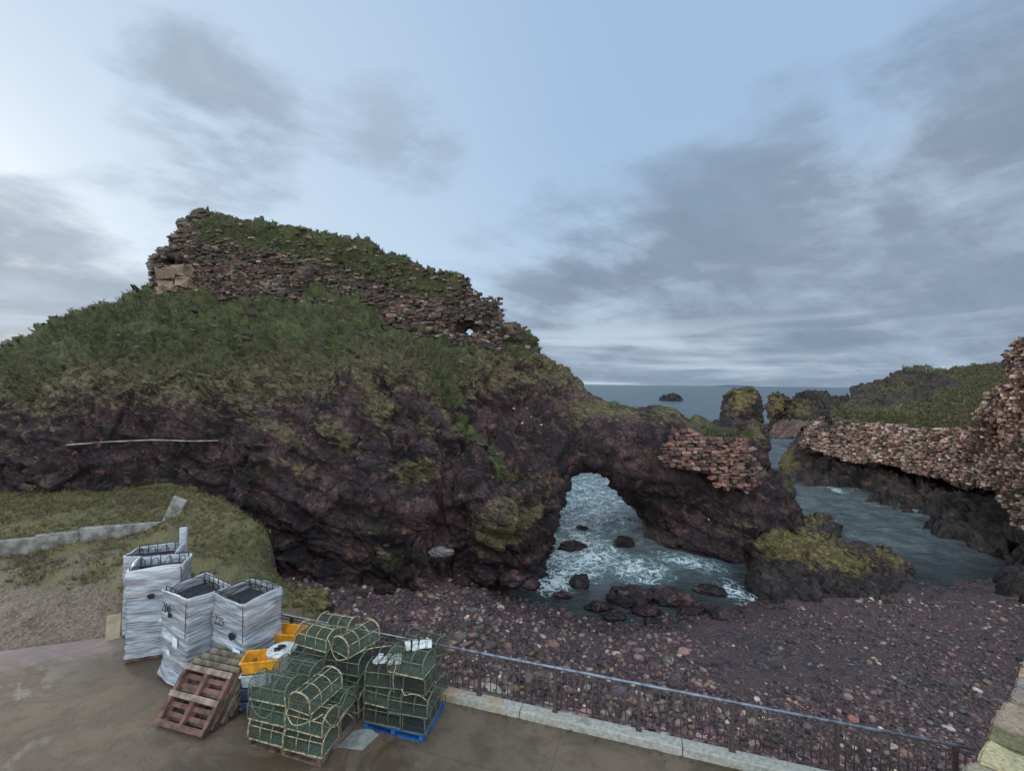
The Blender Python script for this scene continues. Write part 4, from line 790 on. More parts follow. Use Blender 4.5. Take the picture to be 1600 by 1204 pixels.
b = MB(); yaw = math.atan2(d_.y, d_.x); RZ = Matrix.Rotation(yaw, 3, 'Z') @ Matrix.Rotation(-math.atan2(d_.z, math.hypot(d_.x, d_.y)), 3, 'Y')
b.box((E_+E2)/2+Vector((0, 0, .02)), (d_.length/2+.1, .10, .30), RZ, .02); b.build('end_wall', M_conc, cw, False, .04)
# thin pale streak across the dark cliff, built as a tube
pb = MB(); pts = []
cu, cvv = cUV.T
for k in range(26):
    u = 104+k*9.5; v = float(np.interp(u, [104, 170, 240, 300, 342], [695, 690, 687, 689, 688])); i = np.argmin((cu-u)**2+(cvv-v)**2+1e6*(cN[:, 1] > .2))
    pts.append(P(u, v, 0)*0+P(u, v, min(cV[i, 1], 99)-.12))
pts = np.array(pts); ys = pts[:, 1].copy(); 
for k in range(26): 
    yk = ys[max(0, k-3):k+4].min()-.05; u = 104+k*9.5; v = float(np.interp(u, [104, 170, 240, 300, 342], [695, 690, 687, 689, 688])); pts[k] = P(u, v, yk)
c0 = Vector(pts[0]); pb.tube([Vector(p)-c0 for p in pts], .045, 7); o = pb.build('streak', simple('pale_streak', (.24, .23, .20), .7, .3, 4), None, True); o.location = c0
tag(o, 'long thin pale streak running level across the dark cliff at the left', 'streak')
#PROPS
# ------------------------------------------------------------------ creels
M_rope = simple('pale_rope', (.38, .32, .21), .9, .5, 14, .004, col2=(.15, .13, .08)); M_ropeg = simple('green_rope', (.12, .15, .105), .9, .4, 14, .004, col2=(.10, .10, .07))
M_netg = simple('green_net', (.070, .115, .092), .85, .4, 3, 0, col2=(.075, .070, .045)); M_netd = simple('dark_net', (.040, .050, .042), .9, .4, 5, 0, col2=(.06, .055, .04))
M_black = simple('black_wire', (.012, .012, .014), .5, .3, 5, 0)
CL, CW_, CHt = .85, .50, .385
def prof(s):                         # point on the arched side at arc length s
    hs, r = .17, CW_/2; ry = CHt-hs; n_ = 24
    return s
FLAT = False
_pts = [(-CW_/2, 0.0), (-CW_/2, .17)]+[(-CW_/2*math.cos(a), .17+(CHt-.17)*math.sin(a)**.8) for a in np.linspace(.12, math.pi-.12, 15)]+[(CW_/2, .17), (CW_/2, 0.0)]
_pp = np.array(_pts); _sl = np.r_[0, np.cumsum(np.hypot(*np.diff(_pp, axis=0).T))]; SLEN = _sl[-1]
def onp(x, s): return (x-CL/2, float(np.interp(s, _sl, _pp[:, 0])), float(np.interp(s, _sl, _pp[:, 1])))
def sag(x): return .07*abs(math.sin((x/CL+.5)*3*math.pi))      # net sags between the hoops
def net_mb(r=.0036, sp=.056):
    b = MB()
    for sg in (1, -1):
        c = -SLEN if sg > 0 else 0
        while c < CL+(SLEN if sg < 0 else 0):
            ss = [s for s in np.linspace(0, SLEN, 34) if 0 <= c+sg*s <= CL]
            if len(ss) > 2: b.tube([(lambda q: (q[0], q[1]*(1-sag(q[0])), q[2]*(1-sag(q[0]))))(onp(c+sg*s+random.uniform(-.006, .006), s)) for s in ss], r, 3)
            c += sp*1.4
    for e in (-CL/2, CL/2):
        for sg in (1, -1):
            for c in np.arange(-.7, .7, sp*1.3):
                P_ = []
                for z in np.linspace(.01, CHt-.01, 12):
                    y = c+sg*z
                    zt = np.interp(y, _pp[:, 0], _pp[:, 1]) if abs(y) < CW_/2 else -1
                    if zt > z: P_.append((e+random.uniform(-.004, .004), y, z))
                if len(P_) > 1: b.tube(P_, r, 3)
    return b
def make_creel(net_m, rope_m, rope2):
    t = thing('lobster_creel')
    b = MB(); w = CW_/2; l = CL/2
    b.tube([(-l, -w, 0), (l, -w, 0), (l, w, 0), (-l, w, 0)], .014, 6, True)
    for x in np.linspace(-l, l, 7)[1:-1]: b.tube([(x, -w, 0), (x, w, 0)], .007, 4)
    b.build('base_frame', rope2, t, True)
    for x in (-l, -l*.33, l*.33, l):
        b = MB(); b.tube([(x+random.uniform(-.003, .003), p[0], p[1]) for p in _pts], .0125 if abs(x) == l else .009, 6); b.build('hoop', rope_m, t, True)
    for s in (SLEN*.24, SLEN*.5, SLEN*.76):
        b = MB(); b.tube([onp(x, s) for x in np.linspace(0, CL, 9)], .0095, 6); b.build('side_bar', rope_m, t, True)
    net_mb().build('netting', net_m, t)
    for x in (-l, l):                                              # rope lashing round the frame ends
        b = MB()
        for k in range(46):
            s = SLEN*k/45; p = onp(0, s); y, z = p[1], p[2]; b.tube([(x-.018, y*1.0, z-.006), (x+.018, y*1.03, z+.008)], .0055, 4)
        b.build('lashing', rope_m, t)
    b = MB()                                                       # inner funnel and divider
    for k in range(9): b.tube([(-.06, -w+.03+k*(2*w-.06)/8, .01), (-.06, (-w+.03+k*(2*w-.06)/8)*.9, .26)], .004, 3)
    for k in range(6): b.tube([(-.06, -w+.03, .03+k*.045), (-.06, w-.03, .03+k*.045)], .004, 3)
    for y_ in (-w+.02, w-.02):                                      # heavy chafing mesh along the lower sides
        for k in range(22): b.tube([(-l+.02+k*(CL-.04)/21, y_, .01), (-l+.02+k*(CL-.04)/21, y_, .17)], .0034, 3)
        for k in range(5): b.tube([(-l+.02, y_, .02+k*.035), (l-.02, y_, .02+k*.035)], .0034, 3)
    for k in range(16): b.tube([(-l, -w+.02+k*(2*w-.04)/15, .006), (l, -w+.02+k*(2*w-.04)/15, .006)], .006, 3)
    b.build('divider', net_m, t); return t
CP = [make_creel(M_netg, M_rope, M_rope)]
# the other two kinds have straighter sides and a flatter top
_pts = [(-CW_/2, 0.0), (-CW_/2, .21)]+[(-CW_/2*math.cos(a), .21+(CHt-.21)*math.sin(a)**.55) for a in np.linspace(.10, math.pi-.10, 17)]+[(CW_/2, .21), (CW_/2, 0.0)]
_pp = np.array(_pts); _sl = np.r_[0, np.cumsum(np.hypot(*np.diff(_pp, axis=0).T))]; SLEN = _sl[-1]
CP += [make_creel(M_netg, M_ropeg, M_rope), make_creel(M_netd, M_ropeg, M_ropeg)]
usedp = [False]*3
def creel(k, org, yaw, lx, ly, lz, rz, label, group, tilt=0, ry=0):
    o = CP[k] if not usedp[k] else copy_tree(CP[k]); usedp[k] = True
    c, s_ = math.cos(yaw), math.sin(yaw); o.location = (org[0]+lx*c-ly*s_, org[1]+lx*s_+ly*c, org[2]+lz)
    o.rotation_euler = (tilt+random.gauss(0, .018), ry+random.gauss(0, .018), yaw+rz+random.uniform(-.07, .07)); o.scale = (random.uniform(.95, 1.02), random.uniform(.94, 1.04), random.uniform(.93, 1.03))
    return tag(o, label, 'creel', group)
def pallet(name, mw, label, cat='pallet', L=1.2, W_=1.0, group=None, lite=None, loc=(0, 0, 0), rz=0):
    t = thing(name, loc, rz, label=label, cat=cat, group=group); m2 = lite or mw
    for k in range(7): b = MB(); b.box((0, -W_/2+.05+k*(W_-.1)/6, .13), (L/2, .045, .010), None, .003); b.build('deck_board', mw, t)
    for x in (-L/2+.045, 0, L/2-.045): b = MB(); b.box((x, 0, .07), (.045, W_/2, .048), None, .002); b.build('bearer', mw, t)
    for i, y in enumerate((-W_/2+.06, 0, W_/2-.06)): b = MB(); b.box((0, y, .010), (L/2, .055, .011), None, .003); b.build('base_board', m2 if i < 2 else mw, t)
    return t
yaw1 = ang
def frame_of(u, v): return G(u, v, 3.504)
GW = simple('old_wood', (.15, .095, .075), .85, .5, 4, .006, col2=(.05, .032, .028)); GW2 = simple('pale_wood', (.26, .185, .15), .85, .4, 4, .006, col2=(.12, .08, .065))
M_blue = simple('blue_paint', (.015, .085, .27), .6, .5, 5, .004, col2=(.02, .045, .11))
o1 = frame_of(386, 1163)
def at_(o, lx, ly, yaw, z=0): c, s_ = math.cos(yaw), math.sin(yaw); return (o[0]+lx*c-ly*s_, o[1]+lx*s_+ly*c, o[2]+z)
pallet('pallet', GW, 'weathered wooden pallet under the nearest creel stack', L=1.74, W_=1.1, loc=at_(o1, .87, .55, yaw1), rz=yaw1)
gN1 = 'creels in the nearest stack'; lay_n = ['bottom', 'middle', 'top']; HH = .392
for L_ in (0, 1):
    for r_ in (0, 1):
        for c_ in (0, 1):
            creel([0, 0, 1, 2, 1, 0, 2, 1][L_*4+r_*2+c_], o1, yaw1, .435+c_*.87+random.uniform(-.02, .02), .26+r_*.54, .15+L_*HH, random.choice([0, math.pi]), f"netted lobster creel at the {'front' if r_ == 0 else 'back'} {'left' if c_ == 0 else 'right'} of the {lay_n[L_]} layer of the nearest stack", gN1)
creel(1, o1, yaw1, .44, .25, .15+2*HH, 0, 'green netted creel with pale ropes, front left on top of the nearest stack', gN1)
creel(1, o1, yaw1, .50, .80, .15+2*HH, .06, 'brownish green creel, back left on top of the nearest stack', gN1)
creel(0, o1, yaw1, 1.28, .42, .15+2*HH, math.pi/2-.12, 'creel with its arched end facing the camera, right on top of the nearest stack', gN1)
o2 = np.array([-4.85, 10.32, 3.504]); gN2 = 'creels in the stack behind the nearest one'
pallet('pallet', GW, 'weathered wooden pallet under the creel stack by the railing behind the nearest stack', L=1.74, W_=1.1, loc=at_(o2, .87, .5, yaw1), rz=yaw1)
for L_ in (0, 1, 2):
    for r_ in (0, 1):
        for c_ in (0, 1): creel([2, 0, 1, 2][(L_+r_+c_) % 4], o2, yaw1, .435+c_*.87+random.uniform(-.02, .02), .22+r_*.52, .15+L_*HH, random.choice([0, math.pi]), f"lobster creel at the {'front' if r_ == 0 else 'back'} {'left' if c_ == 0 else 'right'} of the {['lowest', 'second', 'third'][L_]} layer in the stack behind the nearest", gN2)
creel(0, o2, yaw1, .50, .22, .15+3*HH, 0, 'green creel with pale lashed edges, front left on top of the stack behind', gN2)
creel(0, o2, yaw1, .62, .76, .15+3*HH, .05, 'creel with thick beige ropes, back left on top of the stack behind', gN2)
creel(0, o2, yaw1, 1.38, .40, .15+3*HH, math.pi/2-.2, 'arched creel with beige ropes turned end on, right on top of the stack behind', gN2)
o3 = frame_of(568, 1137); yaw3 = ang+.02; gN3 = 'creels stacked on the blue pallet'
pallet('pallet', M_blue, 'bright blue wooden pallet under the dark creels beside the kerb', L=1.36, W_=1.05, loc=at_(o3, .68, .52, yaw3), rz=yaw3)
lb = ['lowest', 'second', 'third', 'fourth']
for L_ in range(4):
    if L_ < 3:
        creel(2 if L_ != 1 else 1, o3, yaw3, .42, .25, .15+L_*.385, .05*L_, f'dark creel at the front left of the {lb[L_]} layer on the blue pallet', gN3)
        creel(2, o3, yaw3, .42, .79, .15+L_*.385, -.04*L_, f'dark creel at the back left of the {lb[L_]} layer on the blue pallet', gN3)
    if L_ in (0, 2): creel(2, o3, yaw3, 1.12, .44, .15+L_*.385, math.pi/2+.06, f'dark creel turned end on at the right of the {lb[L_]} layer on the blue pallet', gN3)
    elif L_ == 1: creel(2, o3, yaw3, 1.02, .20, .15+L_*.385, .03, 'grey brown creel jutting out front right of the second layer on the blue pallet', gN3); creel(2, o3, yaw3, 1.02, .74, .15+L_*.385, -.1, 'dark creel at the back right of the second layer on the blue pallet', gN3)
    else: creel(1, o3, yaw3, .98, .22, .15+L_*.385, -.03, 'green creel on the front right of the top layer on the blue pallet', gN3, .0); creel(2, o3, yaw3, 1.02, .76, .22+L_*.385, -.25, 'tilted dark creel at the back right of the top layer on the blue pallet', gN3, -.35)
# open wire creel frames and white scraps lying on top
def wire_basket(loc, rz, label, s=1.):
    t = thing('wire_frame', loc, rz, label=label, cat='creel frame', group='bare wire creel frames')
    b = MB()
    for z in (0, .22*s): b.tube([(-.33*s, -.2*s, z), (.33*s, -.2*s, z), (.33*s, .2*s, z), (-.33*s, .2*s, z)], .006, 5, True)
    for x in np.linspace(-.33, .33, 5):
        for y in (-.2, .2): b.tube([(x*s, y*s, 0), (x*s, y*s, .22*s)], .005, 5)
    b.build('bars', M_black, t); 
    b = MB()
    for k in range(4): b.box((-.22*s+k*.145*s, 0, .02), (.055*s, .17*s, .012), Matrix.Rotation(random.uniform(-.15, .15), 3, 'Z'), .012)
    b.build('white_slats', M_white, t); return t
M_white = simple('white_plastic', (.62, .63, .62), .6, .3, 6, .006, col2=(.36, .36, .34))
wire_basket(at_(o3, .40, .30, yaw3, .15+3*.385+.01), yaw3+.2, 'black wire creel frame with white slats on the left top of the blue pallet stack')
wire_basket(at_(o3, 1.05, .38, yaw3, .15+4*.385-.0), yaw3+.5, 'black wire frame with white slats lying highest on the blue pallet stack')
# draped ropes
def rope(pts, r, m, label, name='rope'):
    c0 = Vector(pts[0]); P_ = [Vector(p)-c0 for p in pts]; Q_ = []
    for i in range(len(P_)-1):
        a = P_[max(0, i-1)]; b_ = P_[i]; c = P_[i+1]; d = P_[min(len(P_)-1, i+2)]
        for k in range(6):
            t = k/6; Q_.append(.5*((2*b_)+(c-a)*t+(2*a-5*b_+4*c-d)*t*t+(3*b_-a-3*c+d)*t**3))
    Q_.append(P_[-1]); b = MB(); b.tube(Q_, r, 6); o = b.build(name, m, None, True); o.location = c0; return tag(o, label, 'rope')
rope([at_(o1, .93, -.03, yaw1, 1.15), at_(o1, 1.0, -.05, yaw1, .88), at_(o1, 1.2, -.08, yaw1, .72), at_(o1, 1.55, -.04, yaw1, .85), at_(o1, 1.78, .0, yaw1, 1.0)], .011, M_rope, 'pale rope looping below the end-on creel on the nearest stack')
rope([at_(o1, 1.79, 0, yaw1, .95), at_(o1, 1.80, .3, yaw1, .55), at_(o1, 1.82, .6, yaw1, .62), at_(o1, 1.80, .9, yaw1, .3)], .011, M_rope, 'pale rope hanging down the right side of the nearest stack')
rope([at_(o3, .75, -.02, yaw3, 1.45), at_(o3, .70, -.04, yaw3, 1.2), at_(o3, .72, -.03, yaw3, .9)], .009, M_rope, 'thin pale rope hanging on the front of the blue pallet stack')
rope([at_(o3, .92, -.08, yaw3, 1.05), at_(o3, 1.0, -.1, yaw3, .95), at_(o3, 1.15, -.05, yaw3, .97), at_(o3, 1.36, .0, yaw3, .9), at_(o3, 1.40, .3, yaw3, .5)], .012, M_rope, 'thick frayed rope on the jutting creel of the blue pallet stack')
rope([at_(o1, .1, -.03, yaw1, 1.0), at_(o1, .25, -.06, yaw1, .75), at_(o1, .5, -.05, yaw1, .68), at_(o1, .7, -.03, yaw1, .9)], .009, M_ropeg, 'dull green rope sagging across the left front of the nearest stack')
rope([at_(o1, -.02, .1, yaw1, 1.1), at_(o1, -.05, .15, yaw1, .6), at_(o1, -.03, .05, yaw1, .3), at_(o1, .05, -.04, yaw1, .2)], .012, M_rope, 'pale frayed rope down the left corner of the nearest stack')
rope([at_(o2, 1.0, -.05, yaw1, 1.6), at_(o2, 1.2, -.07, yaw1, 1.25), at_(o2, 1.5, -.05, yaw1, 1.3), at_(o2, 1.8, .1, yaw1, 1.45), at_(o2, 2.3, .35, yaw1, 1.5)], .010, M_rope, 'pale rope strung from the rear stack towards the blue pallet stack')
rope([at_(o1, 1.80, .2, yaw1, 1.05), at_(o1, 1.84, .45, yaw1, .85), at_(o1, 1.83, .7, yaw1, 1.0), at_(o1, 1.84, 1.0, yaw1, .6), at_(o1, 1.82, 1.05, yaw1, .2)], .009, M_ropeg, 'dull green rope looped along the right side of the nearest stack')
# flat sheet on the quay
sheet = [G(u, v, 3.508)[:2] for u, v in [(528, 1166), (552, 1141), (578, 1137), (592, 1147), (566, 1171)]]
prism('flat_sheet', [tuple(p) for p in sheet], 3.502, 3.514, simple('grey_sheet', (.26, .27, .25), .6, .25, 5, .002), label='flat pale grey sheet lying on the quay between the creel stacks', cat='sheet')
# ------------------------------------------------------------------ film-wrapped stacks
def wrap_mat():
    m, n = mat('stretch_film'); p = n.obj
    st = n.noise(n.mapping(p, (1.1, 1.1, 13), (R(9), R(-7), 0)), 1.6, 7, .62, .35); st2 = n.noise(n.mapping(p, (.9, .9, 5), (R(-20), R(16), 0)), 1.3, 5, .6, .4)
    z = n.node('ShaderNodeSeparateXYZ', inp={0: p}).outputs[2]
    c = n.ramp(st, [(.30, (.10, .105, .125)), (.46, (.24, .255, .29)), (.60, (.40, .42, .47)), (.75, (.66, .69, .74))])
    c = n.mix(n.step(st2, .52, .70, 0, .6), c, (.62, .66, .72))
    c = n.mix(n.step(z, 2.0, 2.25, 0, .65), c, (.60, .64, .70)); c = n.mix(n.math('MULTIPLY', n.step(z, 1.35, 1.7), n.step(st2, .40, .52, .45, 0)), c, (.50, .40, .42))
    n.set(n.b, 'Base Color', c); n.set(n.b, 'Roughness', .32); n.set(n.b, 'Specular IOR Level', .5); n.set(n.b, 'Coat Weight', .25)
    n.set(n.b, 'Normal', bump(n, n.math('ADD', st, st2), .05, 1)); return m
M_wrap = wrap_mat(); M_paper = simple('paper', (.70, .72, .80), .8, .1, 5, 0); M_dark = simple('dark_interior', (.035, .038, .042), .8, .5, 18, .02)
DIG = {'2': [(0, 1), (.5, 1.1), (.6, .8), (.1, .1), (0, 0), (.65, 0)], '5': [(.6, 1.05), (.05, 1.05), (0, .6), (.45, .62), (.6, .3), (.4, 0), (0, .05)], '0': [(.3, 1.05), (.02, .7), (.05, .2), (.3, 0), (.58, .3), (.55, .8), (.3, 1.05)], '1': [(.1, .8), (.35, 1.05), (.35, 0)]}
def wstack(loc, yaw, w, d, h, seed, label, num=None, skirt=0, tear=None, paper=None, lean=0.):
    t = thing('wrapped_stack', loc, yaw, label=label, cat='wrapped stack', group='film-wrapped stacks on the quay')
    # film shell, open at the top, wrinkled and pinched in bands
    n_ = 15; mz = 90; per = []
    hw, hd = w/2, d/2
    for k in range(n_): per.append((-hw+w*k/n_, -hd, 0, -1))
    for k in range(n_): per.append((hw, -hd+d*k/n_, 1, 0))
    for k in range(n_): per.append((hw-w*k/n_, hd, 0, 1))
    for k in range(n_): per.append((-hw, hd-d*k/n_, -1, 0))
    np_ = len(per); V = []
    zs = list(np.linspace(.10, h, mz))
    for layer in (0, 1):
        for z in (zs if layer == 0 else zs[::-1][:22]):
            f = z/h
            for x, y, a, b_ in per:
                cr = max(abs(x)/hw+abs(y)/hd-1.80, 0)*.12           # rounded corners
                q = np.array([[x*1.3+seed*9, y*1.3, z*7.5+(x+y)*1.4]]); wv = .038*float(fbm(q*[1, 1, .55], .8, 4, seed)[0])
                infl = wv-.03*math.exp(-((f-.62)/.05)**2)
                if skirt: infl += skirt*max(0, (1-z/.42))**1.6*(1 if (a < 0 or b_ < 0) else .2)
                if f > .93: infl += .012
                if layer: infl = wv-.035
                px = x*(1-cr)+a*infl; py = y*(1-cr)+b_*infl; sg = .03*math.sin((x+y)*3+seed)*(f > .95)
                V.append((px+lean*f*f, py, z+sg))
    Fq = []; rows = len(zs)+22
    for r_ in range(rows-1):
        for k in range(np_): Fq.append((r_*np_+k, r_*np_+(k+1) % np_, (r_+1)*np_+(k+1) % np_, (r_+1)*np_+k))
    mesh_obj('film', V, Fq, M_wrap, t)
    b = MB(); b.box((lean*.8, 0, h-.26), (hw-.10, hd-.10, .04), None, .01)
    for k in range(26): b.box((random.uniform(-hw+.12, hw-.12), random.uniform(-hd+.12, hd-.12), h-.25), (.05, .03, .02), Matrix.Rotation(random.random()*3, 3, 'Z'))
    b.build('contents', M_dark, t)
    b = MB(); b.box((0, 0, .05), (hw, hd, .045)); b.build('pallet_base', GW, t)
    for y in (-hd+.07, hd-.07):                                      # black wire hoops standing in the open top
        b = MB(); b.tube([(-hw+.07+lean, y, h+.05), (hw-.07+lean, y, h+.05)], .011, 6); b.tube([(-hw+.07+lean, y, h-.24), (hw-.07+lean, y, h-.24)], .009, 6)
        for x in np.linspace(-hw+.07, hw-.07, 6): b.tube([(x+lean, y, h-.30), (x+lean, y, h+.05)], .009, 5)
        b.build('wire_frame', M_black, t)
    for x in (-hw+.16, -hw+.16+(w-.3)*.33, -hw+.16+(w-.3)*.66, hw-.14):
        b = MB(); b.tube([(x+lean, (hd-.07)*math.cos(a), h-.30+.37*math.sin(a)**.6) for a in np.linspace(.02, math.pi-.02, 14)], .009, 5); b.build('hoop', M_black, t)
    b = MB()                                                         # black corner wire seen through the film
    for x, y in ((hw-.0, -hd+.0),): b.tube([(x-.02+lean*z*z/h/h, y-.022, z) for z in np.linspace(h*.58, h-.12, 8)]+[(x-.06+lean, y+.0, h-.03), (x-.02+lean, y+.16, h-.02)], .008, 5)
    b.build('corner_wire', M_black, t)
    if tear:
        x, z, r_ = tear; b = MB(); pts_ = [(x+r_*1.2*math.cos(a)*random.uniform(.75, 1.15), -hd-.042, z+r_*math.sin(a)*random.uniform(.75, 1.15)) for a in np.linspace(0, 6.28, 12, endpoint=False)]
        b.add(pts_+[(p[0], p[1]+.03, p[2]) for p in pts_], [tuple(range(12)), tuple(range(23, 11, -1))]+[(i, i+12, (i+1) % 12+12, (i+1) % 12) for i in range(12)]); b.build('torn_hole', M_black, t)
    if paper:
        for x, z, a, c in paper: b = MB(); b.box((x, -hd-.046, z), (a, .003, c), Matrix.Rotation(.03, 3, 'Y')); b.build('paper_label', M_paper, t)
    if num:
        s_, x, z, sc = num; b = MB()
        for i, ch in enumerate(s_): b.tube([(x+i*sc*.85+a*sc, -hd-.044, z+c*sc*1.1) for a, c in DIG[ch]], sc*.07, 5)
        b.build('number', M_black, t)
    return t
zq = 3.504
wstack((-9.36, 12.34, zq), R(22), 1.22, .95, 2.34, 2, 'film-wrapped stack with dark wrap folds and a flared foot, front one of the left pair', skirt=.05, tear=(-.05, 1.62, .07), paper=[(.22, .98, .10, .05)])
wstack((-10.32, 13.45, zq), R(20), 1.25, 1.0, 2.24, 5, 'film-wrapped stack farthest back at the left, half hidden by the one before it')
wstack((-7.72, 11.35, zq), R(-30), 1.22, 1.0, 2.14, 8, 'leaning film-wrapped stack with a flared foot, middle of the row and marked 200', num=('200', -.42, 1.66, .17), skirt=.16, tear=(-.10, 1.60, .055), paper=[(.20, 1.06, .10, .11), (-.12, .72, .06, .05)], lean=.06)
wstack((-6.38, 11.22, zq), R(-26), 1.25, 1.0, 2.10, 12, 'film-wrapped stack marked 225 with a black tear, nearest the creels', num=('225', -.40, 1.46, .15), tear=(.22, 1.28, .085), paper=[(.42, .92, .13, .13)])
b = MB(); b.box((0, 0, 1.38), (.10, .03, 1.38), None, .006); o = b.build('board', simple('grey_board', (.42, .45, .50), .7, .2, 3, .002), None, False, .006); o.location = (-9.92, 13.95, zq); o.rotation_euler = (.03, .02, .3); tag(o, 'tall narrow grey board standing behind the rearmost wrapped stack', 'board')
b = MB(); b.box((0, 0, .32), (.16, .02, .32), None, .008); o = b.build('plywood_board', simple('plywood', (.36, .30, .20), .8, .2, 3, .002), None, False, .006); o.location = (-10.98, 12.75, zq); o.rotation_euler = (R(-14), 0, R(25)); tag(o, 'pale plywood board leaning against the left side of the rearmost wrapped stack', 'board')
# ------------------------------------------------------------------ leaning pallets
MWR = simple('reddish_wood', (.155, .075, .062), .8, .5, 4, .006, col2=(.055, .030, .028))
lb_ = G(247, 1132, zq); rb_ = G(321, 1153, zq); yl = math.atan2(rb_[1]-lb_[1], rb_[0]-lb_[0]); mid = (lb_+rb_)/2
names = ['reddish pallet at the front of the leaning row, one pale board across its face', 'second pallet in the leaning row, just behind the reddish one', 'third pallet in the leaning row, mossy along its top edge', 'fourth pallet in the leaning row, mostly hidden by the three before it', 'rearmost pallet of the leaning row, touching the wrapped stack']
MWM = simple('mossy_wood', (.165, .13, .095), .9, .5, 5, .006, col2=(.075, .056, .042))
TL = R(47)
for k in range(5):
    t = pallet('pallet', MWR if k == 0 else [GW, MWM, GW, MWM][k-1], names[k], L=1.3, W_=1.12, group='pallets leaning in a row on the quay', lite=GW2 if k == 0 else MWM)
    # local: base face (z small) turned to the camera; board width axis y goes up the slope
    off = .20*k; cx_ = mid[0]-math.sin(yl)*off+.03*k; cy_ = mid[1]+math.cos(yl)*off
    M4 = Matrix.Rotation(yl, 4, 'Z') @ Matrix.Rotation(TL+.05+.02*k, 4, 'X'); M5 = M4 @ Matrix.Translation((0, 0, .145)) @ Matrix.Rotation(math.pi, 4, 'X')
    t.matrix_world = Matrix.Translation(Vector((cx_, cy_, zq+.005))+(M4 @ Vector((0, .56, 0)))) @ M5
# ------------------------------------------------------------------ fish boxes, drum and gloves
M_yel = simple('yellow_plastic', (.72, .31, .018), .5, .25, 4, .002, col2=(.50, .20, .02)); M_wb = simple('pale_box', (.42, .47, .52), .5, .25, 4, .002); M_bb = simple('navy_box', (.03, .05, .10), .5, .3, 4, .002)
def fbox(loc, rz, m, label, L=.80, W_=.48, H=.28, tilt=0):
    t = thing('fish_box', loc, rz, label=label, cat='fish box', group='plastic fish boxes'); b = MB(); o_, i_ = [], []
    def ring(l, w, z): return [(-l, -w, z), (l, -w, z), (l, w, z), (-l, w, z)]
    l, w = L/2, W_/2
    R_ = [ring(l*.88, w*.85, 0), ring(l*.97, w*.96, H*.86), ring(l*1.04, w*1.06, H*.86), ring(l*1.04, w*1.06, H), ring(l*.94, w*.92, H), ring(l*.85, w*.80, .03)]
    V = [p for r in R_ for p in r]; Fs = [(3, 2, 1, 0)]
    for r in range(5): Fs += [(r*4+k, r*4+(k+1) % 4, r*4+4+(k+1) % 4, r*4+4+k) for k in range(4)]
    Fs.append((20, 21, 22, 23)); b.add(V, Fs); b.build('tub', m, t, False, .008)
    for s_ in (-1, 1): b = MB(); b.tube([(s_*l*1.0, -.08, H*.6), (s_*(l+.03), -.05, H*.62), (s_*(l+.03), .05, H*.62), (s_*l*1.0, .08, H*.6)], .008, 6); b.build('handle', m, t)
    return t
fb = G(408, 1040, 4.45)
for k, (m_, nm) in enumerate([(M_bb, 'dark blue fish box at the bottom of the pile between wrapped stack and creels'), (M_bb, 'dark blue fish box second up in the pile'), (M_wb, 'pale grey fish box under the yellow one'), (M_yel, 'orange-yellow fish box on top of the pile beside the creels')]):
    fbox((fb[0], fb[1]+.1, zq+k*.285), yaw1+.5, m_, nm)
g2 = G(440, 1000, 4.5)
for k in range(4): fbox((g2[0]-.1, g2[1]+.35, zq+k*.27), yaw1+.15, [M_bb, M_wb, M_bb, M_yel][k], ['dark fish box lowest in the pile behind the round lid', 'pale fish box second in the pile behind the round lid', 'dark fish box third in the pile behind the round lid', 'orange-yellow fish box behind the white round lid'][k], L=.9)
dp = G(437, 1013, 4.66)
t = thing('drum', (dp[0]+.05, dp[1], zq), 0, label='white plastic drum with a round lid beside the orange-yellow fish boxes', cat='drum')
b = MB(); rr = [.27, .29, .29, .275, .29, .29, .27]; zz_ = [0, .03, .36, .40, .44, 1.08, 1.12]; b.tube([(0, 0, z) for z in zz_], rr, 28); b.build('barrel', M_wb, t, True)
b = MB(); b.tube([(0, 0, 1.11), (0, 0, 1.16)], .31, 32); b.build('lid', M_white, t, False, .012)
b = MB(); random.seed(3)
for k in range(5): a = .5+k*.45; b.tube([(0, 0, .03), (.07*math.cos(a), .07*math.sin(a), .045), (.13*math.cos(a), .13*math.sin(a), .03)], [.032, .022, .012], 7)
b.box((-.05, -.03, .02), (.06, .05, .018), Matrix.Rotation(.5, 3, 'Z'), .006); o = b.build('rubber_glove', M_black, None, True); o.location = (dp[0]+.02, dp[1]-.03, zq+1.165); tag(o, 'black rubber glove lying on the white drum lid', 'glove')
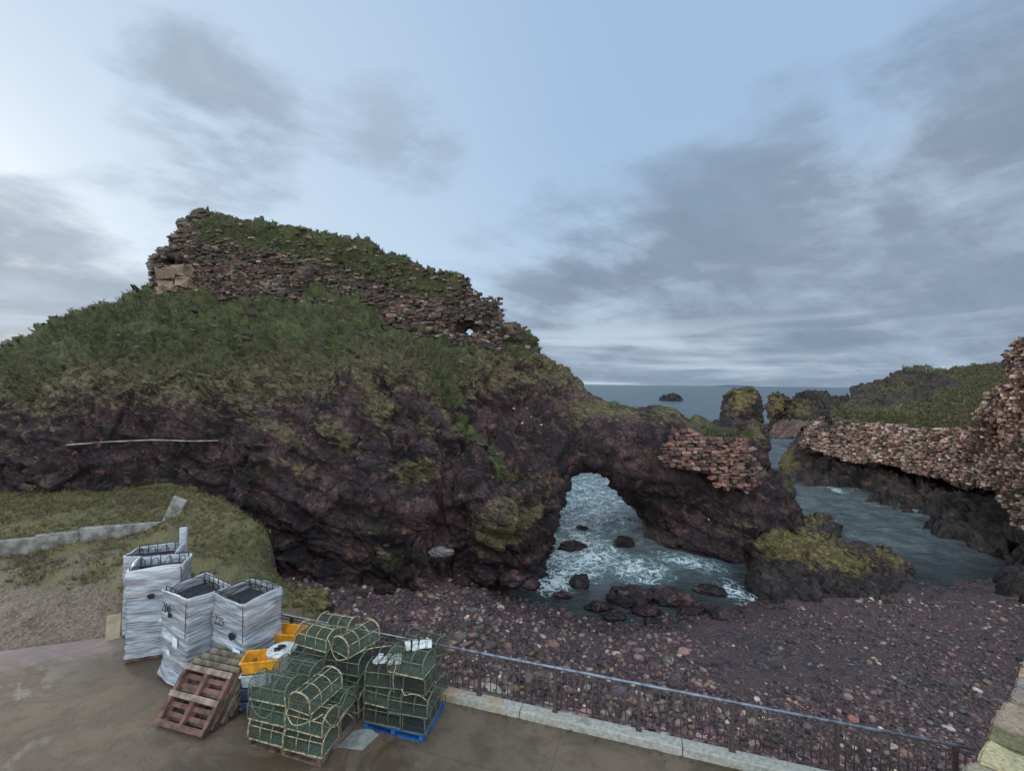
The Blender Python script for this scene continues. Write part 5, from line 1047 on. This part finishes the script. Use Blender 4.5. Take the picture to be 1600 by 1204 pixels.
# ------------------------------------------------------------------ gulls and the distant handrail
M_gull = simple('gull_feathers', (.34, .35, .37), .8, .2, 5, 0)
def gull(u, v, d, s_, bank, hd, label, lab=None):
    b = MB(); b.tube([(0, -.22, 0), (0, -.12, .01), (0, 0, .015), (0, .13, .01), (0, .2, .02), (0, .25, .015)], [.015, .055, .065, .045, .035, .008], 8)
    for x in (-1, 1):
        b.add([(x*.04, .06, .02), (x*.04, -.07, .02), (x*.30, .02, .14), (x*.30, .10, .14), (x*.66, -.08, .05), (x*.64, -.04, .055),
               (x*.04, .06, .035), (x*.04, -.07, .035), (x*.30, .02, .155), (x*.30, .10, .155)], [(0, 1, 2, 3), (3, 2, 4, 5), (6, 9, 8, 7), (9, 5, 4, 8), (0, 3, 9, 6), (1, 7, 8, 2)])
    o = b.build('seagull', M_gull, None, True); o.location = tuple(P(u, v, d)); o.rotation_euler = (.1, bank, hd); o.scale = (s_,)*3; return tag(o, label, 'seagull', 'gulls over the far headland')
for k, (u, v, d) in enumerate([(1248, 534, 120), (1255, 522, 150), (1232, 583, 160), (1262, 571, 150), (1341, 579, 90), (1256, 560, 170), (1300, 549, 180), (1282, 572, 190)]):
    gull(u, v, d, 1.1, random.uniform(-.7, .7), random.uniform(0, 6), 'small gull wheeling in the sky above the far headland')
for k, (u, v) in enumerate([(828, 628), (806, 634), (830, 652), (846, 664), (815, 658), (1108, 812), (838, 640)]):
    i = np.argmin((cu-u)**2+(cvv-v)**2+1e4*(cN[:, 1] > .1)); b = MB(); b.tube([(0, -.16, 0), (0, -.06, .03), (0, .06, .06), (0, .12, .12), (0, .16, .13), (0, .21, .12)], [.01, .06, .065, .035, .035, .008], 8)
    o = b.build('seabird', M_white, None, True); o.location = tuple(cV[i]+cN[i]*.08); o.scale = (.62,)*3; o.rotation_euler = (0, 0, 1.3+k); tag(o, 'white seabird perched on a ledge of the dark cliff' , 'seabird', 'seabirds perched on the cliff')
hp = P(1447, 581, 77)
t = thing('handrail', tuple(hp), 0, label='thin pale handrail on the skyline of the far grassy headland', cat='handrail')
b = MB()
b.tube([(0, 0, .75), (2.8, 0, .55)], .045, 5); b.build('rail', M_rail, t)
for x in (0, 1.4, 2.8): b = MB(); b.tube([(x, 0, -1.0), (x, 0, .75-.07*x)], .035, 5); b.build('post', M_rail, t)
